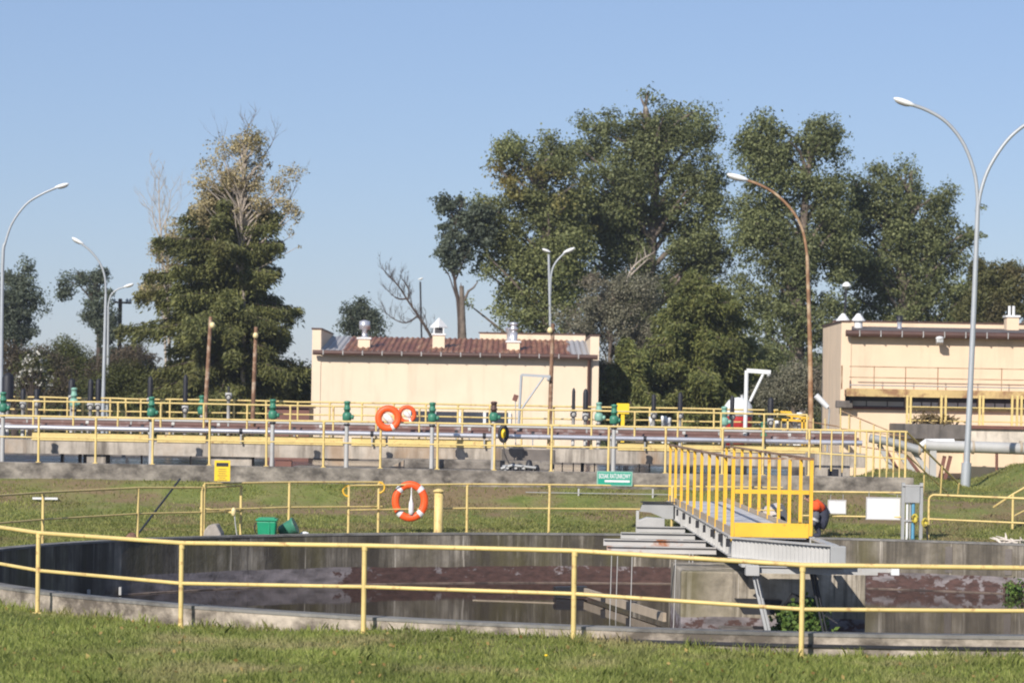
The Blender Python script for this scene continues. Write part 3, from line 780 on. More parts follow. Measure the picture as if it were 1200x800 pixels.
# black sleeved stems on grey pedestals
def make_stem(px, yt, yb, d, label, w=.06):
    a, b_ = P(px, yt, d), P(px, yb, d); x = b_.x
    t = thing('valve_post', label, 'valve', (x, d, WZT), 'black sleeved valve stems')
    MB().lathe([(w, 0), (w, (a.z - b_.z) * .8), (w * .75, (a.z - b_.z) * .93), (0.001, a.z - b_.z)], (x, d, b_.z), 10).build('stem_cover', M['black_cover'], t)
    MB().lathe([(0, 0), (.1, 0), (.1, .03), (.045, .05), (.045, b_.z - WZT - .2), (.085, b_.z - WZT - .18), (.09, b_.z - WZT), (0, b_.z - WZT)], (x, d, WZT), 12).build('pedestal', M['pale_metal'], t)
    MB().torus((x, d - .1, b_.z - .12), .07, .07, .012, 16, 6).build('hand_wheel', M['dark_metal'], t)
for a in ((9, 436, 470, 76, 'thick black sleeved stem at the left edge', .16), (27, 455, 470, 75.6, 'low black stem left of the blossom bush', .07), (43, 455, 468, 75.6, 'low black stem under the white blossom', .07),
          (84, 443, 463, 76, 'black sleeved stem behind the pale green valve at left', .09), (106, 443, 472, 75.5, 'tall black stem just left of the grey street lamp', .075),
          (115, 443, 472, 75.5, 'tall black stem touching the grey street lamp', .075), (176, 440, 466, 76, 'black sleeved stem behind the green valve below the spruce', .07),
          (217, 438, 475, 75.5, 'black sleeved stem below the spruce left of the rusty pole', .065), (268, 452, 460, 75.5, 'thin short black stem between the two rusty lamp poles', .03),
          (672, 454, 480, 75.5, 'slim black stem on the cream wall, farther from the downpipe', .045), (686, 455, 484, 75.5, 'thicker black stem beside the brown downpipe', .07),
          (766, 461, 482, 75.5, 'black stem in front of the dark conifer, right of the yellow board', .06), (797, 459, 482, 75.5, 'black stem above the far end of the yellow bridge', .065),
          (858, 463, 483, 75.8, 'black stem in front of the white domed tank', .06), (903, 465, 490, 75.5, 'black stem right of the white jib crane', .08)):
    make_stem(a[0], a[1], a[2], a[3], a[4], a[5])

# life rings
def life_ring(px, py, d, rx, rz, label, rope=True, tilt=0):
    c = P(px, py, d); t = thing('life_ring', label, 'life ring', c, 'orange life rings')
    R = .085 if rx > .3 else .055
    mb = MB(); mb.torus(c, rx - R, rz - R, R, 40, 12, r_y=.06); mb.build('ring', M['orange'], t)
    for q in ((.8, 2.35, 3.95, 5.5) if rope else (5.2,)):
        mb = MB(); mb.torus(c, rx - R, rz - R, R * 1.04, 6, 12, q - .13, q + .13, r_y=.064); mb.build('white_band', M['white'], t)
    if rope:
        mb = MB(); mb.lathe([(.0, -.26), (.045, -.25), (.06, -.18), (.055, .0), (.03, .08), (.014, .22), (.012, .36)], c + Vector((.03, -.05, -.05)), 10); mb.build('throw_rope', M['white'], t)
    else:
        mb = MB(); mb.ell(c + Vector((0, .02, 0)), (rx * .5, .05, rz * .24), Matrix.Rotation(.7, 3, 'Y'), wob_=.1); mb.build('throw_rope', M['white'], t)
    return t
c = on_circle(480, 587, RO + .38, True)
life_ring(480.5, 587, c.y - .05, .41, .455, 'orange life ring with white bands hanging on the fence right behind the tank')
life_ring(455, 490, 70.0, .33, .33, 'upper orange life ring on the terrace railing, the larger and left one', False)
life_ring(477, 485.5, 73.9, .25, .25, 'upper orange life ring on the walkway railing, the smaller and right one', False)

# jib cranes
def jib(label, d, foot, top, tip, brace_top, brace_low, mat, r=.05):
    t = thing('jib_crane', label, 'crane', P(*foot, d), 'small jib cranes on the walkway')
    MB().tube([P(*foot, d), P(*top, d)], r, 10).build('mast', M[mat], t)
    MB().bar(P(*top, d), P(*tip, d), r * 1.7, r * 2.0).build('boom', M[mat], t)
    MB().tube([P(*brace_top, d), P(*brace_low, d)], r * .7, 8).build('brace', M[mat], t)
    a = P(*foot, d); MB().lathe([(0, 0), (.12, 0), (.12, .05), (.06, .08)], (a.x, a.y, WZT), 12).build('foot_plate', M['grey_metal'], t)
    b_ = P(*tip, d); MB().lathe([(0, -.06), (.05, -.05), (.05, .05), (0, .06)], (b_.x - .05, b_.y, b_.z - .08), 10, 'Y').build('pulley', M['grey_metal'], t)
jib('pale grey jib crane with triangular arm in front of the cream building', 75.2, (607, 512), (611, 439), (645, 441), (637, 442), (610.5, 480), 'lamp_grey', .035)
jib('white jib crane beside the white domed tank', 75.2, (873, 514), (875, 434), (903, 436), (895, 437), (879, 470), 'white', .055)

# white domed tank with red base
a = P(865, 491, 79)
t = thing('domed_tank', 'white domed tank on a red base behind the walkway railing', 'tank', (a.x, 79, 1.2))
MB().lathe([(0, 2.98), (.41, 2.98), (.41, 3.12), (.38, 3.28), (.28, 3.42), (.15, 3.49), (0, 3.51)], (a.x, 79, 0), 24).build('dome', M['white'], t)
MB().lathe([(0, 2.15), (.39, 2.15), (.39, 2.975)], (a.x, 79, 0), 24).build('base', M['red'], t)
MB().lathe([(.415, 3.14), (.415, 3.165)], (a.x, 79, 0), 24).build('seam', M['dark_metal'], t)
for q_ in (.8, 2.4, 4., 5.5): MB().bounds(a.x + .3 * math.cos(q_) - .03, a.x + .3 * math.cos(q_) + .03, 79 + .3 * math.sin(q_) - .03, 79 + .3 * math.sin(q_) + .03, 1.15, 2.15).build('leg', M['dark_metal'], t)
MB().lathe([(.05, 3.47), (.05, 3.58), (0, 3.58)], (a.x + .1, 79, 0), 10).build('vent_cap', M['grey_metal'], t)

# yellow boards, hoist, pump, small gear
a = P(730, 479, 76.2)
t = thing('yellow_board', 'plain yellow board on the railing right of the cream building', 'sign', a)
MB().bounds(a.x - .17, a.x + .17, 76.2, 76.22, a.z - .13, a.z + .15).build('board', M['sign_yellow'], t)
MB().bounds(a.x - .05, a.x + .05, 76.23, 76.28, WZT, a.z).build('post', M['sign_yellow'], t)
a = P(590, 508, 73.4)
t = thing('chain_hoist', 'yellow and black chain hoist hanging at the walkway left of the jib crane', 'hoist', a)
MB().torus(a, .1, .19, .05, 20, 8).build('chain_loop', M['dark_metal'], t)
MB().ell(a, (.07, .06, .13)).build('hoist_body', M['sign_yellow'], t)
MB().tube([a + Vector((0, 0, -.2)), a + Vector((.03, .0, -.5)), a + Vector((.15, -.4, -.75))], .012, 6).build('chain', M['dark_metal'], t)
t = thing('pump', 'small dark pump with grey pipework on the platform below the hoist', 'pump', (P(607, 552, 71).x, 71.2, 1.49))
for px, w, h, m in ((592, .1, .16, 'grey_metal'), (601, .08, .22, 'dark_metal'), (609, .1, .2, 'dark_metal'), (620, .09, .3, 'dark_metal'), (629, .07, .18, 'dark_metal')):
    a = P(px, 552, 71); MB().lathe([(w, 0), (w * 1.1, h * .4), (w * .7, h * .9), (0, h)], (a.x, 71.2, 1.49), 10).build('pump_casing', M[m], t)
MB().tube([P(587, 549, 71.1), P(600, 545, 71.1), P(628, 548, 71.1)], .04, 8).build('pipe_elbow', M['grey_metal'], t)
for px in (594, 604, 613): MB().lathe([(.05, 0), (.05, .03), (0, .03)], P(px, 548, 71.0), 10, 'Y').build('pipe_end', M['pale_metal'], t)
# small work light on a stick beside the grey jib crane
a = P(604, 466, 75.4)
t = thing('work_light', 'small brown work light on a thin stick beside the grey jib crane', 'lamp', (a.x, 75.4, WZT))
MB().tube([(a.x + .03, 75.4, WZT), (a.x, 75.4, a.z)], .015, 6).build('stick', M['pale_metal'], t)
MB().box(a, (.13, .1, .17), ry=.3).build('lamp_box', M['brown_panel'], t, .01)
# gauges and yellow guard near the right end
t = thing('valve_guard', 'yellow guard frame over grey valves left of the rusty street lamp', 'guard frame', P(925, 510, 76))
for a, b_ in (((907, 482), (927, 483)), ((922, 486), (948, 490)), ((905, 491), (945, 493)), ((927, 483), (928, 491)), ((900, 503), (948, 506))):
    MB().bar(P(*a, 76), P(*b_, 76), .05, .06).build('frame_bar', M['bridge_yellow'], t)
for px in (907, 915, 923, 940, 944): MB().bar(P(px, 490, 76), P(px, 525, 76), .05, .05).build('frame_post', M['bridge_yellow' if px > 930 else 'yellow'], t)
for px, yt in ((911, 492), (918, 496), (932, 490), (937, 483), (783, 489), (778, 487), (764, 488)):
    a = P(px, yt, 76.3); lab = {911: 'short white valve pedestal inside the yellow guard, leftmost', 918: 'short white valve pedestal inside the yellow guard, second from left', 932: 'white valve pedestal inside the yellow guard, just left of the tallest', 937: 'tallest white pedestal beside the yellow guard frame',
        783: 'white pedestal above the far end of the bridge', 778: 'white pedestal left of another near the bridge end', 764: 'white pedestal at the foot of the dark conifer'}[px]
    t = thing('valve_pedestal', lab, 'pedestal', (a.x, 76.3, WZT), 'white valve pedestals')
    MB().lathe([(.09, 0), (.06, .04), (.06, a.z - WZT - .15), (.08, a.z - WZT - .12), (.08, a.z - WZT), (0, a.z - WZT)], (a.x, 76.3, WZT), 12).build('body', M['white'], t)
    MB().torus((a.x, 76.2, a.z - .2), .06, .06, .012, 14, 6).build('hand_wheel', M['grey_metal'], t)
# low brown hut left of the building
a, b_ = P(312, 478, 90), P(362, 500, 90)
t = thing('brown_hut', 'low red brown metal hut beside the left end of the cream building', 'hut', (a.x, 90, 1.2))
MB().bounds(a.x, b_.x, 90, 92, 1.2, 3.0).build('wall', M['brown_panel'], t)
MB().bounds(a.x - .06, b_.x + .06, 89.9, 92.1, 3.0, 3.1).build('roof', M['brown_trim'], t)

# ------------------------------------------------------------------ rim-side items
def ground_at(px, py, R):
    c = on_circle(px, py, R, True); return Vector((c.x, c.y, gz(c.x, c.y)))
# green rescue sign
c = on_circle(720, 560, RO + .38, True); cy = c.y - .06
a, b_ = P(699.5, 551.5, cy), P(741, 569.5, cy)
t = thing('rescue_sign', 'green sign with white lettering BOSAK RATUNKOWY on the fence left of the bridge', 'sign', a)
MB().bounds(a.x, b_.x, cy, cy + .02, b_.z, a.z).build('sign_board', M['pale_green'], t)
MB().bounds(a.x + .03, b_.x - .03, cy - .006, cy - .002, b_.z + .03, a.z - .03).build('sign_face', M['sign_green'], t)
mb = MB(); mb.bounds(a.x + .18, b_.x - .06, cy - .012, cy - .008, b_.z + .085, b_.z + .135)
mb.build('boat_hook_symbol', M['white'], t)
cu_ = bpy.data.curves.new('lettering', 'FONT'); cu_.body = 'BOSAK RATUNKOWY'; cu_.size = .155; cu_.align_x = 'CENTER'; cu_.extrude = .002; cu_.offset = .003
tmp = bpy.data.objects.new('lettering_curve', cu_); COL.objects.link(tmp)
bpy.context.view_layer.update()
me = bpy.data.meshes.new_from_object(tmp.evaluated_get(bpy.context.evaluated_depsgraph_get()))
bpy.data.objects.remove(tmp); me.name = 'lettering'
k = (b_.x - a.x - .09) / (max(v.co.x for v in me.vertices) - min(v.co.x for v in me.vertices))
for v in me.vertices: v.co = (v.co.x * k, -v.co.z, v.co.y)
to = bpy.data.objects.new('lettering', me); COL.objects.link(to); to.parent = t
to.location = Vector(((a.x + b_.x) / 2, cy - .01, a.z - .165)) - t.location
me.materials.clear(); me.materials.append(M['white'])
# yellow warning sign
c = on_circle(260, 552, RO + .38, True); cy = c.y - .06
a, b_ = P(251.5, 539, cy), P(269.5, 563.5, cy)
t = thing('warning_sign', 'yellow notice board with dark lines of text on the fence left of the bins', 'sign', a)
MB().bounds(a.x, b_.x, cy, cy + .02, b_.z, a.z).build('sign_board', M['sign_yellow'], t)
MB().bounds(a.x + .04, b_.x - .04, cy - .004, cy - .001, a.z - .13, a.z - .05).build('heading', M['dark_metal'], t)
for i in range(6):
    z = a.z - .19 - .045 * i; w = rnd.uniform(.0, .05)
    MB().bounds(a.x + .06 + w, b_.x - .06 - w, cy - .004, cy - .001, z - .006, z + .006).build('text_line', M['brown_rock'], t)
# white boards
for x0, x1, y0, y1, lab in ((971, 990.5, 586, 601, 'small blank white board hanging on the fence beside the crouching worker'), (1016, 1054, 583, 608, 'larger blank white board on the fence left of the grey cabinet')):
    cy = on_circle((x0 + x1) / 2, 590, RO + .36, True).y - .04
    a, b_ = P(x0, y0, cy), P(x1, y1, cy)
    t = thing('white_board', lab, 'sign', a)
    MB().bounds(a.x, b_.x, cy, cy + .015, b_.z, a.z).build('panel', M['white'], t)
    mb = MB()
    for q in ((a.x - .02, a.x, b_.z - .02, a.z + .02), (b_.x, b_.x + .02, b_.z - .02, a.z + .02), (a.x, b_.x, a.z, a.z + .02), (a.x, b_.x, b_.z - .02, b_.z)):
        mb.bounds(q[0], q[1], cy - .01, cy + .02, q[2], q[3])
    mb.build('frame', M['rust_beam'], t)
    for x in (a.x + .05, b_.x - .05): MB().tube([(x, cy + .03, a.z + .0), (x, cy + .03, a.z + .14)], .008, 6).build('hanger', M['grey_metal'], t)
# control cabinet on legs
b0 = ground_at(1069, 632, RO + .15); cy = b0.y
a, b_ = P(1057, 565, cy), P(1081, 588, cy)
t = thing('control_cabinet', 'grey control cabinet on a steel frame with blue pipe and yellow valve', 'cabinet', b0)
for x in (a.x + .03, b_.x - .03): MB().bounds(x - .035, x + .035, cy - .05, cy + .05, b0.z - .05, a.z).build('leg', M['grey_metal'], t)
MB().bounds(a.x + .07, b_.x - .07, cy - .08, cy + .12, b_.z - .02, a.z - .08).build('cabinet_body', M['grey_metal'], t, .008)
MB().bounds(a.x + .0, b_.x - .0, cy - .09, cy + .13, a.z - .078, a.z - .05).build('rain_hood', M['pale_metal'], t)
for px, m, r in ((1063, 'white', .03), (1070, 'blue', .04), (1066.5, 'grey_metal', .02)):
    x = P(px, 610, cy).x; MB().tube([(x, cy, b0.z - .1), (x, cy, b_.z)], r, 8).build('pipe', M[m], t)
MB().bounds(a.x + .06, b_.x - .06, cy - .06, cy - .02, b0.z + .42, b0.z + .46).build('cross_bar', M['grey_metal'], t)
for px, py in ((1072, 607), (1084, 612)):
    a = P(px, py, cy - .12); mb = MB(); mb.torus(a, .055, .085, .028, 12, 8); mb.ell(a + Vector((.02, .03, -.05)), (.05, .05, .08), wob_=.1); mb.box(a + Vector((-.02, .05, .02)), (.1, .06, .06), ry=.5); mb.build('yellow_valve', M['valve_yellow'], t)
a = P(1085, 612, cy - .1); MB().tube([a + Vector((.02, 0, -.08)), a + Vector((.05, 0, -.4))], .02, 6).build('hose', M['dark_metal'], t)
# yellow bollard
b0 = ground_at(513.5, 622, RO + .15)
t = thing('yellow_bollard', 'thick pale yellow capped post beside the low life ring', 'bollard', b0)
MB().lathe([(.1, -.05), (.1, .95), (0, .95)], b0, 16).build('post', M['yellow'], t)
MB().lathe([(.0, .95), (.135, .95), (.13, .98), (.05, 1.02), (0, 1.03)], b0, 16).build('cap', M['yellow'], t)
# bins
b0 = ground_at(313, 624, RO + .12)
t = thing('green_bin', 'bright green plastic bin standing upright on the tank rim', 'bin', b0)
mb = MB(); w0, w1, h = .18, .21, .36
vs = [b0 + Vector((sx * w, sy * w, z)) for w, z in ((w0, 0), (w1, h)) for sx, sy in ((-1, -1), (1, -1), (1, 1), (-1, 1))]
mb.add(vs, [(3, 2, 1, 0), (0, 1, 5, 4), (1, 2, 6, 5), (2, 3, 7, 6), (3, 0, 4, 7), (4, 5, 6, 7)]); mb.build('body', M['bin_green'], t, .03)
mb = MB(); mb.box(b0 + Vector((0, 0, h + .025)), (.46, .46, .05)); mb.box(b0 + Vector((0, 0, h + .06)), (.36, .36, .03)); mb.build('lid', M['bin_green'], t, .012)
MB().bounds(b0.x + .04, b0.x + .07, b0.y - .215, b0.y - .19, b0.z + .02, b0.z + .34).build('rib', M['bin_green'], t)
MB().torus(b0 + Vector((-.22, 0, .2)), .05, .12, .014, 14, 6).build('handle', M['dark_metal'], t)
b0 = ground_at(338, 624, RO + .1)
t = thing('green_bucket', 'dull green bucket lying tipped beside the bright green bin', 'bucket', b0)
ax = Vector((.8, -.1, .38)).normalized()
pts_ = [b0 + Vector((-.17, 0, .1)) + ax * s for s in (0, .02, .3, .32, .36)]
MB().tube(pts_, [.11, .13, .17, .185, .185], 18).build('body', M['green'], t)
MB().tube([pts_[0] - ax * .02, pts_[0]], [.1, .11], 18).build('base_ring', M['dark_metal'], t)
a = ground_at(357, 624, RO + .1)
mb = MB(); mb.ell(a + Vector((0, 0, .04)), (.1, .08, .05), wob_=.15, seed=3)
tag(mb.build('white_stone', M['white']), 'tiny white stone on the rim right of the tipped bucket', 'stone')
a = ground_at(248, 624, RO + .2)
mb = MB(); mb.prism([a + Vector(q) for q in ((-.19, 0, -.02), (.17, 0, -.02), (.2, .02, .1), (.08, .05, .32), (-.08, .03, .3), (-.17, 0, .18))], (.05, .3, .02))
tag(mb.build('grey_boulder', M['rock'], None, .03), 'angular grey boulder between fence posts on the far rim', 'boulder')
a = ground_at(154, 627, RO + .3)
mb = MB(); mb.ell(a + Vector((0, 0, .07)), (.12, .1, .12), n=9, m=6, wob_=.2, seed=5)
tag(mb.build('brown_stone', M['brown_rock']), 'dark brown stone at the foot of the leaning black pole', 'stone')
a = ground_at(158, 620, RO + .5)
q = P(211, 561, a.y + 4)
tag(MB().tube([a + Vector((0, 0, .05)), q], .022, 8).build('black_pole', M['dark_metal']), 'thin black pole leaning up the grass bank behind the fence', 'pole')
a = PZ(53, 581, .75); a.z = gz(a.x, a.y) + .08
tag(MB().box(a, (.6, .1, .05), rz=.1).build('white_plank', M['white']), 'short white plank lying on the bare bank at left', 'plank')
a = ground_at(275, 592, RO + .32)
t = thing('hose_nozzle', 'pale nozzle with hanging hose tied to the fence near the boulder', 'nozzle', a)
MB().ell(a + Vector((-.02, 0, .55)), (.055, .05, .1)).build('nozzle_body', M['globe'], t)
MB().tube([a + Vector((0, 0, .48)), a + Vector((.02, 0, .3)), a + Vector((.06, 0, .05))], .014, 6).build('hose', M['pale_metal'], t)
MB().bar(a + Vector((-.75, 0, .62)), a + Vector((-.02, 0, .54)), .03, .04).build('lance', M['yellow'], t)
t = thing('bank_pipe', 'thin grey pipe on short stakes along the bank left of the bridge', 'pipe', P(616, 577, 69.2))
MB().tube([P(616, 576.5, 69.2), P(800, 579.5, 69.2)], .012, 6).build('pipe_run', M['grey_metal'], t)
for px in (678, 765):
    a = P(px, 578, 69.2); MB().bounds(a.x - .02, a.x + .02, 69.2, 69.24, gz(a.x, 69.2) - .1, a.z + .12).build('stake', M['pale_metal'], t)
# bleached roots
b0 = ground_at(1184, 634, RO + .1)
mb = MB()
for i in range(16):
    q = rnd.uniform(0, PI); L = rnd.uniform(.18, .5); p0 = b0 + Vector((rnd.uniform(-.3, .3), rnd.uniform(-.1, .2), .03))
    d = Vector((math.cos(q) * L, rnd.uniform(-.1, .2), .06 + abs(math.sin(q)) * rnd.uniform(.0, .25)))
    mb.tube([p0, p0 + d * .5 + Vector((0, 0, .03)), p0 + d], [.03, .025, .01], 6)
tag(mb.build('driftwood', M['root_white']), 'heap of bleached white branches on the tank rim at right', 'branches')
# pale drum beside the worker
a = P(906, 593, 65.6); g0 = gz(a.x, 65.6) + .08
t = thing('pale_drum', 'pale drum lying tipped behind the bridge railing with a dark round opening', 'drum', (a.x, 65.6, g0))
MB().tube([(a.x - .3, 65.7, g0 + .24), (a.x - .24, 65.68, g0 + .25), (a.x - .1, 65.65, g0 + .28), (a.x + .12, 65.5, g0 + .33), (a.x + .22, 65.45, g0 + .35)], [.1, .22, .27, .3, .25], 18).build('body', M['sack'], t)
MB().lathe([(0, -.02), (.1, -.02), (.1, .02), (.07, .03)], (a.x + .17, 65.3, g0 + .22), 16, 'Y').build('opening', M['dark_metal'], t)
MB().tube([(a.x - .34, 65.6, g0 + .2), (a.x - .2, 65.5, g0 - .02)], .03, 6).build('stand', M['dark_metal'], t)
a = P(892, 588, 65.9)
# leafy weed by the pier
def leaves(centers, size, asp=1.6, flat=0., gr=None):
    g = gr or nr; n = len(centers)
    u = g.normal(size=(n, 3)); u[:, 2] *= (1 - flat); u /= np.linalg.norm(u, axis=1)[:, None]
    w = g.normal(size=(n, 3)); w -= u * (u * w).sum(1)[:, None]; w /= np.linalg.norm(w, axis=1)[:, None]
    s = (size * g.uniform(.65, 1.35, n))[:, None]
    c = np.asarray(centers)
    return np.stack([c - u * s * asp / 2, c + w * s / 2, c + u * s * asp / 2, c - w * s / 2], 1).reshape(-1, 3)
struct(np_mesh('fallen_leaves', leaves(np.array(FALLEN), .035, 1.5, 0), 4, M['fallen']), 'stuff')
t = thing('leafy_weed', 'bright green leafy weed growing at the foot of the central pier', 'plant', (4.85, 47.3, -.62))
cs = np.concatenate([np.array([[4.85 + x, 46.75 + y, z]]) + nr.normal(size=(130, 3)) * (.09, .12, .09) for x, y, z in ((-.25, 0, -.45), (-.1, .1, -.3), (.1, 0, -.22), (.28, .1, -.35), (.0, -.1, -.5), (.33, 0, -.55), (-.33, .05, -.6), (.15, -.1, -.6))])
np_mesh('foliage', leaves(cs, .07, 1.5), 4, M['weed'], t)
mb = MB()
for i in range(9): mb.tube([(4.85 + rnd.uniform(-.12, .12), 46.9, -.8), (4.85 + rnd.uniform(-.3, .3), 46.75, -.3)], .012, 5)
mb.build('stems', M['weed'], t)
a = on_circle(1188, 690, RI - .15, True)
t = thing('leafy_weed', 'small green weed at the water line on the right tank wall', 'plant', (a.x, a.y, WZ))
np_mesh('foliage', leaves(np.array([[a.x, a.y - .05, WZ + .12]]) + nr.normal(size=(160, 3)) * (.13, .06, .09), .06), 4, M['weed'], t)
MB().tube([(a.x, a.y, WZ - .1), (a.x, a.y, WZ + .2)], .012, 5).build('stems', M['weed'], t)

# ------------------------------------------------------------------ worker
def skinned(name, verts, edges, radii, mat, parent, sub=2):
    off = parent_loc(parent)
    me = bpy.data.meshes.new(name); me.from_pydata([tuple(Vector(v) - off) for v in verts], edges, [])
    o = bpy.data.objects.new(name, me); COL.objects.link(o); o.parent = parent
    m1 = o.modifiers.new('skin', 'SKIN'); m1.use_smooth_shade = True
    for i, r in enumerate(radii):
        me.skin_vertices[0].data[i].radius = (r, r) if isinstance(r, (int, float)) else r
    me.skin_vertices[0].data[0].use_root = True
    m2 = o.modifiers.new('sub', 'SUBSURF'); m2.levels = sub; m2.render_levels = sub
    me.materials.append(mat); return o
wy = 64.2; wb = P(962, 626, wy); gzw = .25
wk_ = thing('person', 'crouching worker in navy work clothes with orange shoulders beside the bridge', 'person', (wb.x, wy, gzw))
def w(px, py, dy=0): return P(px, py, wy + dy)
hip, wst, chs, nck, hd = w(967.5, 612), w(966, 603), w(959.5, 594), w(951.5, 587.5), w(947.5, 583)
def gf(px, dy): v = w(px, 620, dy); v.z = gzw; return v
k1, k2 = w(953, 607, -.14), w(954, 606, .16)
a1, a2 = w(963, 624, -.13), w(963, 624, .15)
f1, f2_ = gf(961, -.13) + Vector((0, 0, .05)), gf(961, .15) + Vector((0, 0, .05))
t1, t2 = gf(953, -.14) + Vector((0, 0, .04)), gf(953, .17) + Vector((0, 0, .04))
hp1, hp2 = w(965, 613, -.1), w(965, 613, .1)
V_ = [hip, wst, chs, nck, hp1, k1, f1, t1, hp2, k2, f2_, t2]
skinned('body', V_, [(0, 1), (1, 2), (2, 3), (0, 4), (4, 5), (5, 6), (6, 7), (0, 8), (8, 9), (9, 10), (10, 11)],
        [.23, .215, .2, .075, .165, .085, .055, .045, .13, .085, .055, .045], M['navy'], wk_)
s1, s2 = w(956.5, 592, -.24), w(955, 591, .22)
e1, h1 = w(956.5, 606, -.3), w(951.5, 616, -.3)
e2, h2 = w(953, 605, .24), w(948, 615, .2)
skinned('jacket', [w(964, 600), w(960, 593), w(954.5, 588.5), s1, e1.lerp(s1, .5), s2, e2.lerp(s2, .5)], [(0, 1), (1, 2), (1, 3), (3, 4), (1, 5), (5, 6)],
        [.16, .2, .12, .13, .1, .12, .1], M['work_orange'], wk_)
skinned('sleeve', [e1.lerp(s1, .55), e1, h1], [(0, 1), (1, 2)], [.105, .09, .065], M['sleeve'], wk_)
skinned('sleeve', [e2.lerp(s2, .55), e2, h2], [(0, 1), (1, 2)], [.09, .075, .055], M['navy'], wk_)
p = e1.lerp(h1, .25); dd = (h1 - e1).normalized()
MB().tube([p - dd * .025, p + dd * .03], .1, 14).build('reflective_band', M['pale_metal'], wk_)
hm = MB(); hm.ell(hd, (.085, .075, .115), Matrix.Rotation(-.5, 3, 'Y')); hm.ell(hd + Vector((-.085, 0, -.02)), (.02, .015, .025)); hm.ell(hd + Vector((.01, -.076, 0)), (.02, .012, .03))
hm.build('head', M['skin'], wk_)
MB().ell(hd + Vector((.012, 0, .03)), (.1, .09, .115), Matrix.Rotation(-.5, 3, 'Y')).build('hair', M['hair'], wk_)
for h_, sd in ((h1, -1), (h2, 1)):
    d = Vector((-.06, 0, -.08)).normalized()
    vs = [h_, h_ + d * .06]; es = [(0, 1)]; rs = [.032, .036]
    for k in range(4):
        b_ = h_ + d * .075 + Vector((0, (k - 1.5) * .02, 0)); L = (.05, .062, .058, .045)[k]
        i = len(vs); vs += [b_, b_ + d * L * .6, b_ + d * L + Vector((.02, 0, -.01))]; es += [(1, i), (i, i + 1), (i + 1, i + 2)]; rs += [.012, .01, .008]
    i = len(vs); vs += [h_ + d * .04 + Vector((-.03, -sd * .02, .01)), h_ + d * .08 + Vector((-.045, -sd * .025, 0))]; es += [(1, i), (i, i + 1)]; rs += [.013, .009]
    skinned('hand', vs, es, rs, M['skin'], wk_, 1)

# ------------------------------------------------------------------ buildings
def corr_sheet(x0, x1, y0, y1, z0, z1, pitch=.19, amp=.018):
    n = int((x1 - x0) / pitch * 4); vs, fs = [], []
    for i in range(n + 1):
        x = x0 + (x1 - x0) * i / n; h = amp * (1 if i % 4 in (0, 1) else -1)
        vs += [(x, y0, z0 + h), (x, y1, z1 + h)]
    for i in range(n): fs.append((2 * i, 2 * i + 2, 2 * i + 3, 2 * i + 1))
    return MB().add(vs, fs)

D1 = 95.0
bl = thing('cream_building', 'cream rendered building with rusty corrugated roof behind the walkway', 'building', (-1.9, D1, 1.1))
LX, RX, GZ = -6.78, 2.9, 4.93
mb = MB(); mb.bounds(LX + .3, RX - .3, D1, D1 + 6.2, 1.0, GZ - .06); mb.build('wall', M['cream'], bl)
for x0, x1, zt in ((LX, LX + .3, 5.66), (RX - .3, RX, 5.6)):
    mb = MB(); mb.bounds(x0, x1, D1 - .03, D1 + 6.25, 1.0, zt); mb.build('gable_wall', M['cream'], bl)
    MB().bounds(x0 - .03, x1 + .03, D1 - .06, D1 + 6.28, zt, zt + .05).build('coping', M['brown_trim'], bl)
corr_sheet(LX + .3, RX - .3, D1 - .25, D1 + 6.0, GZ + .02, 5.6).build('roof', M['corrugated'], bl)
mb = MB(); mb.bounds(-1.2, RX - .31, D1 + 6.0, D1 + 6.24, GZ - .05, 5.8); mb.build('back_parapet', M['cream'], bl)
MB().bounds(-1.25, RX - .31, D1 + 5.96, D1 + 6.28, 5.8, 5.84).build('coping', M['brown_trim'], bl)
mb = MB(); mb.tube([(LX + .05, D1 - .32, GZ - .05), (RX - .05, D1 - .32, GZ - .05)], .085, 10); mb.bounds(LX + .3, RX - .3, D1 - .28, D1 - .02, GZ - .1, GZ - .02); gut = mb.build('gutter', M['brown_trim'], bl)
x = LX + .4
while x < RX - .2: MB().bounds(x - .015, x + .015, D1 - .415, D1 - .28, GZ - .12, GZ + .03).build('bracket', M['pale_metal'], gut); x += .66
a = P(690, 450, D1); MB().tube([(a.x, D1 - .3, GZ - .1), (a.x, D1 - .1, GZ - .35), (a.x, D1 - .08, 1.1)], .06, 10).build('downpipe', M['brown_trim'], bl)
a, b_ = P(480, 482, D1), P(597, 500, D1)
wf = MB().bounds(a.x, b_.x, D1 - .04, D1 - .003, b_.z - .05, a.z + .02).build('window_strip', M['glass'], bl)
n = 4
for i in range(n + 1):
    x = a.x + (b_.x - a.x) * i / n; MB().bounds(x - .05, x + .05, D1 - .07, D1 - .042, b_.z - .05, a.z + .02).build('mullion', M['white'], wf)
MB().bounds(a.x - .1, b_.x + .1, D1 - .12, D1 - .005, b_.z - .1, b_.z - .052).build('sill', M['pale_metal'], wf)
a = P(606, 490, D1)
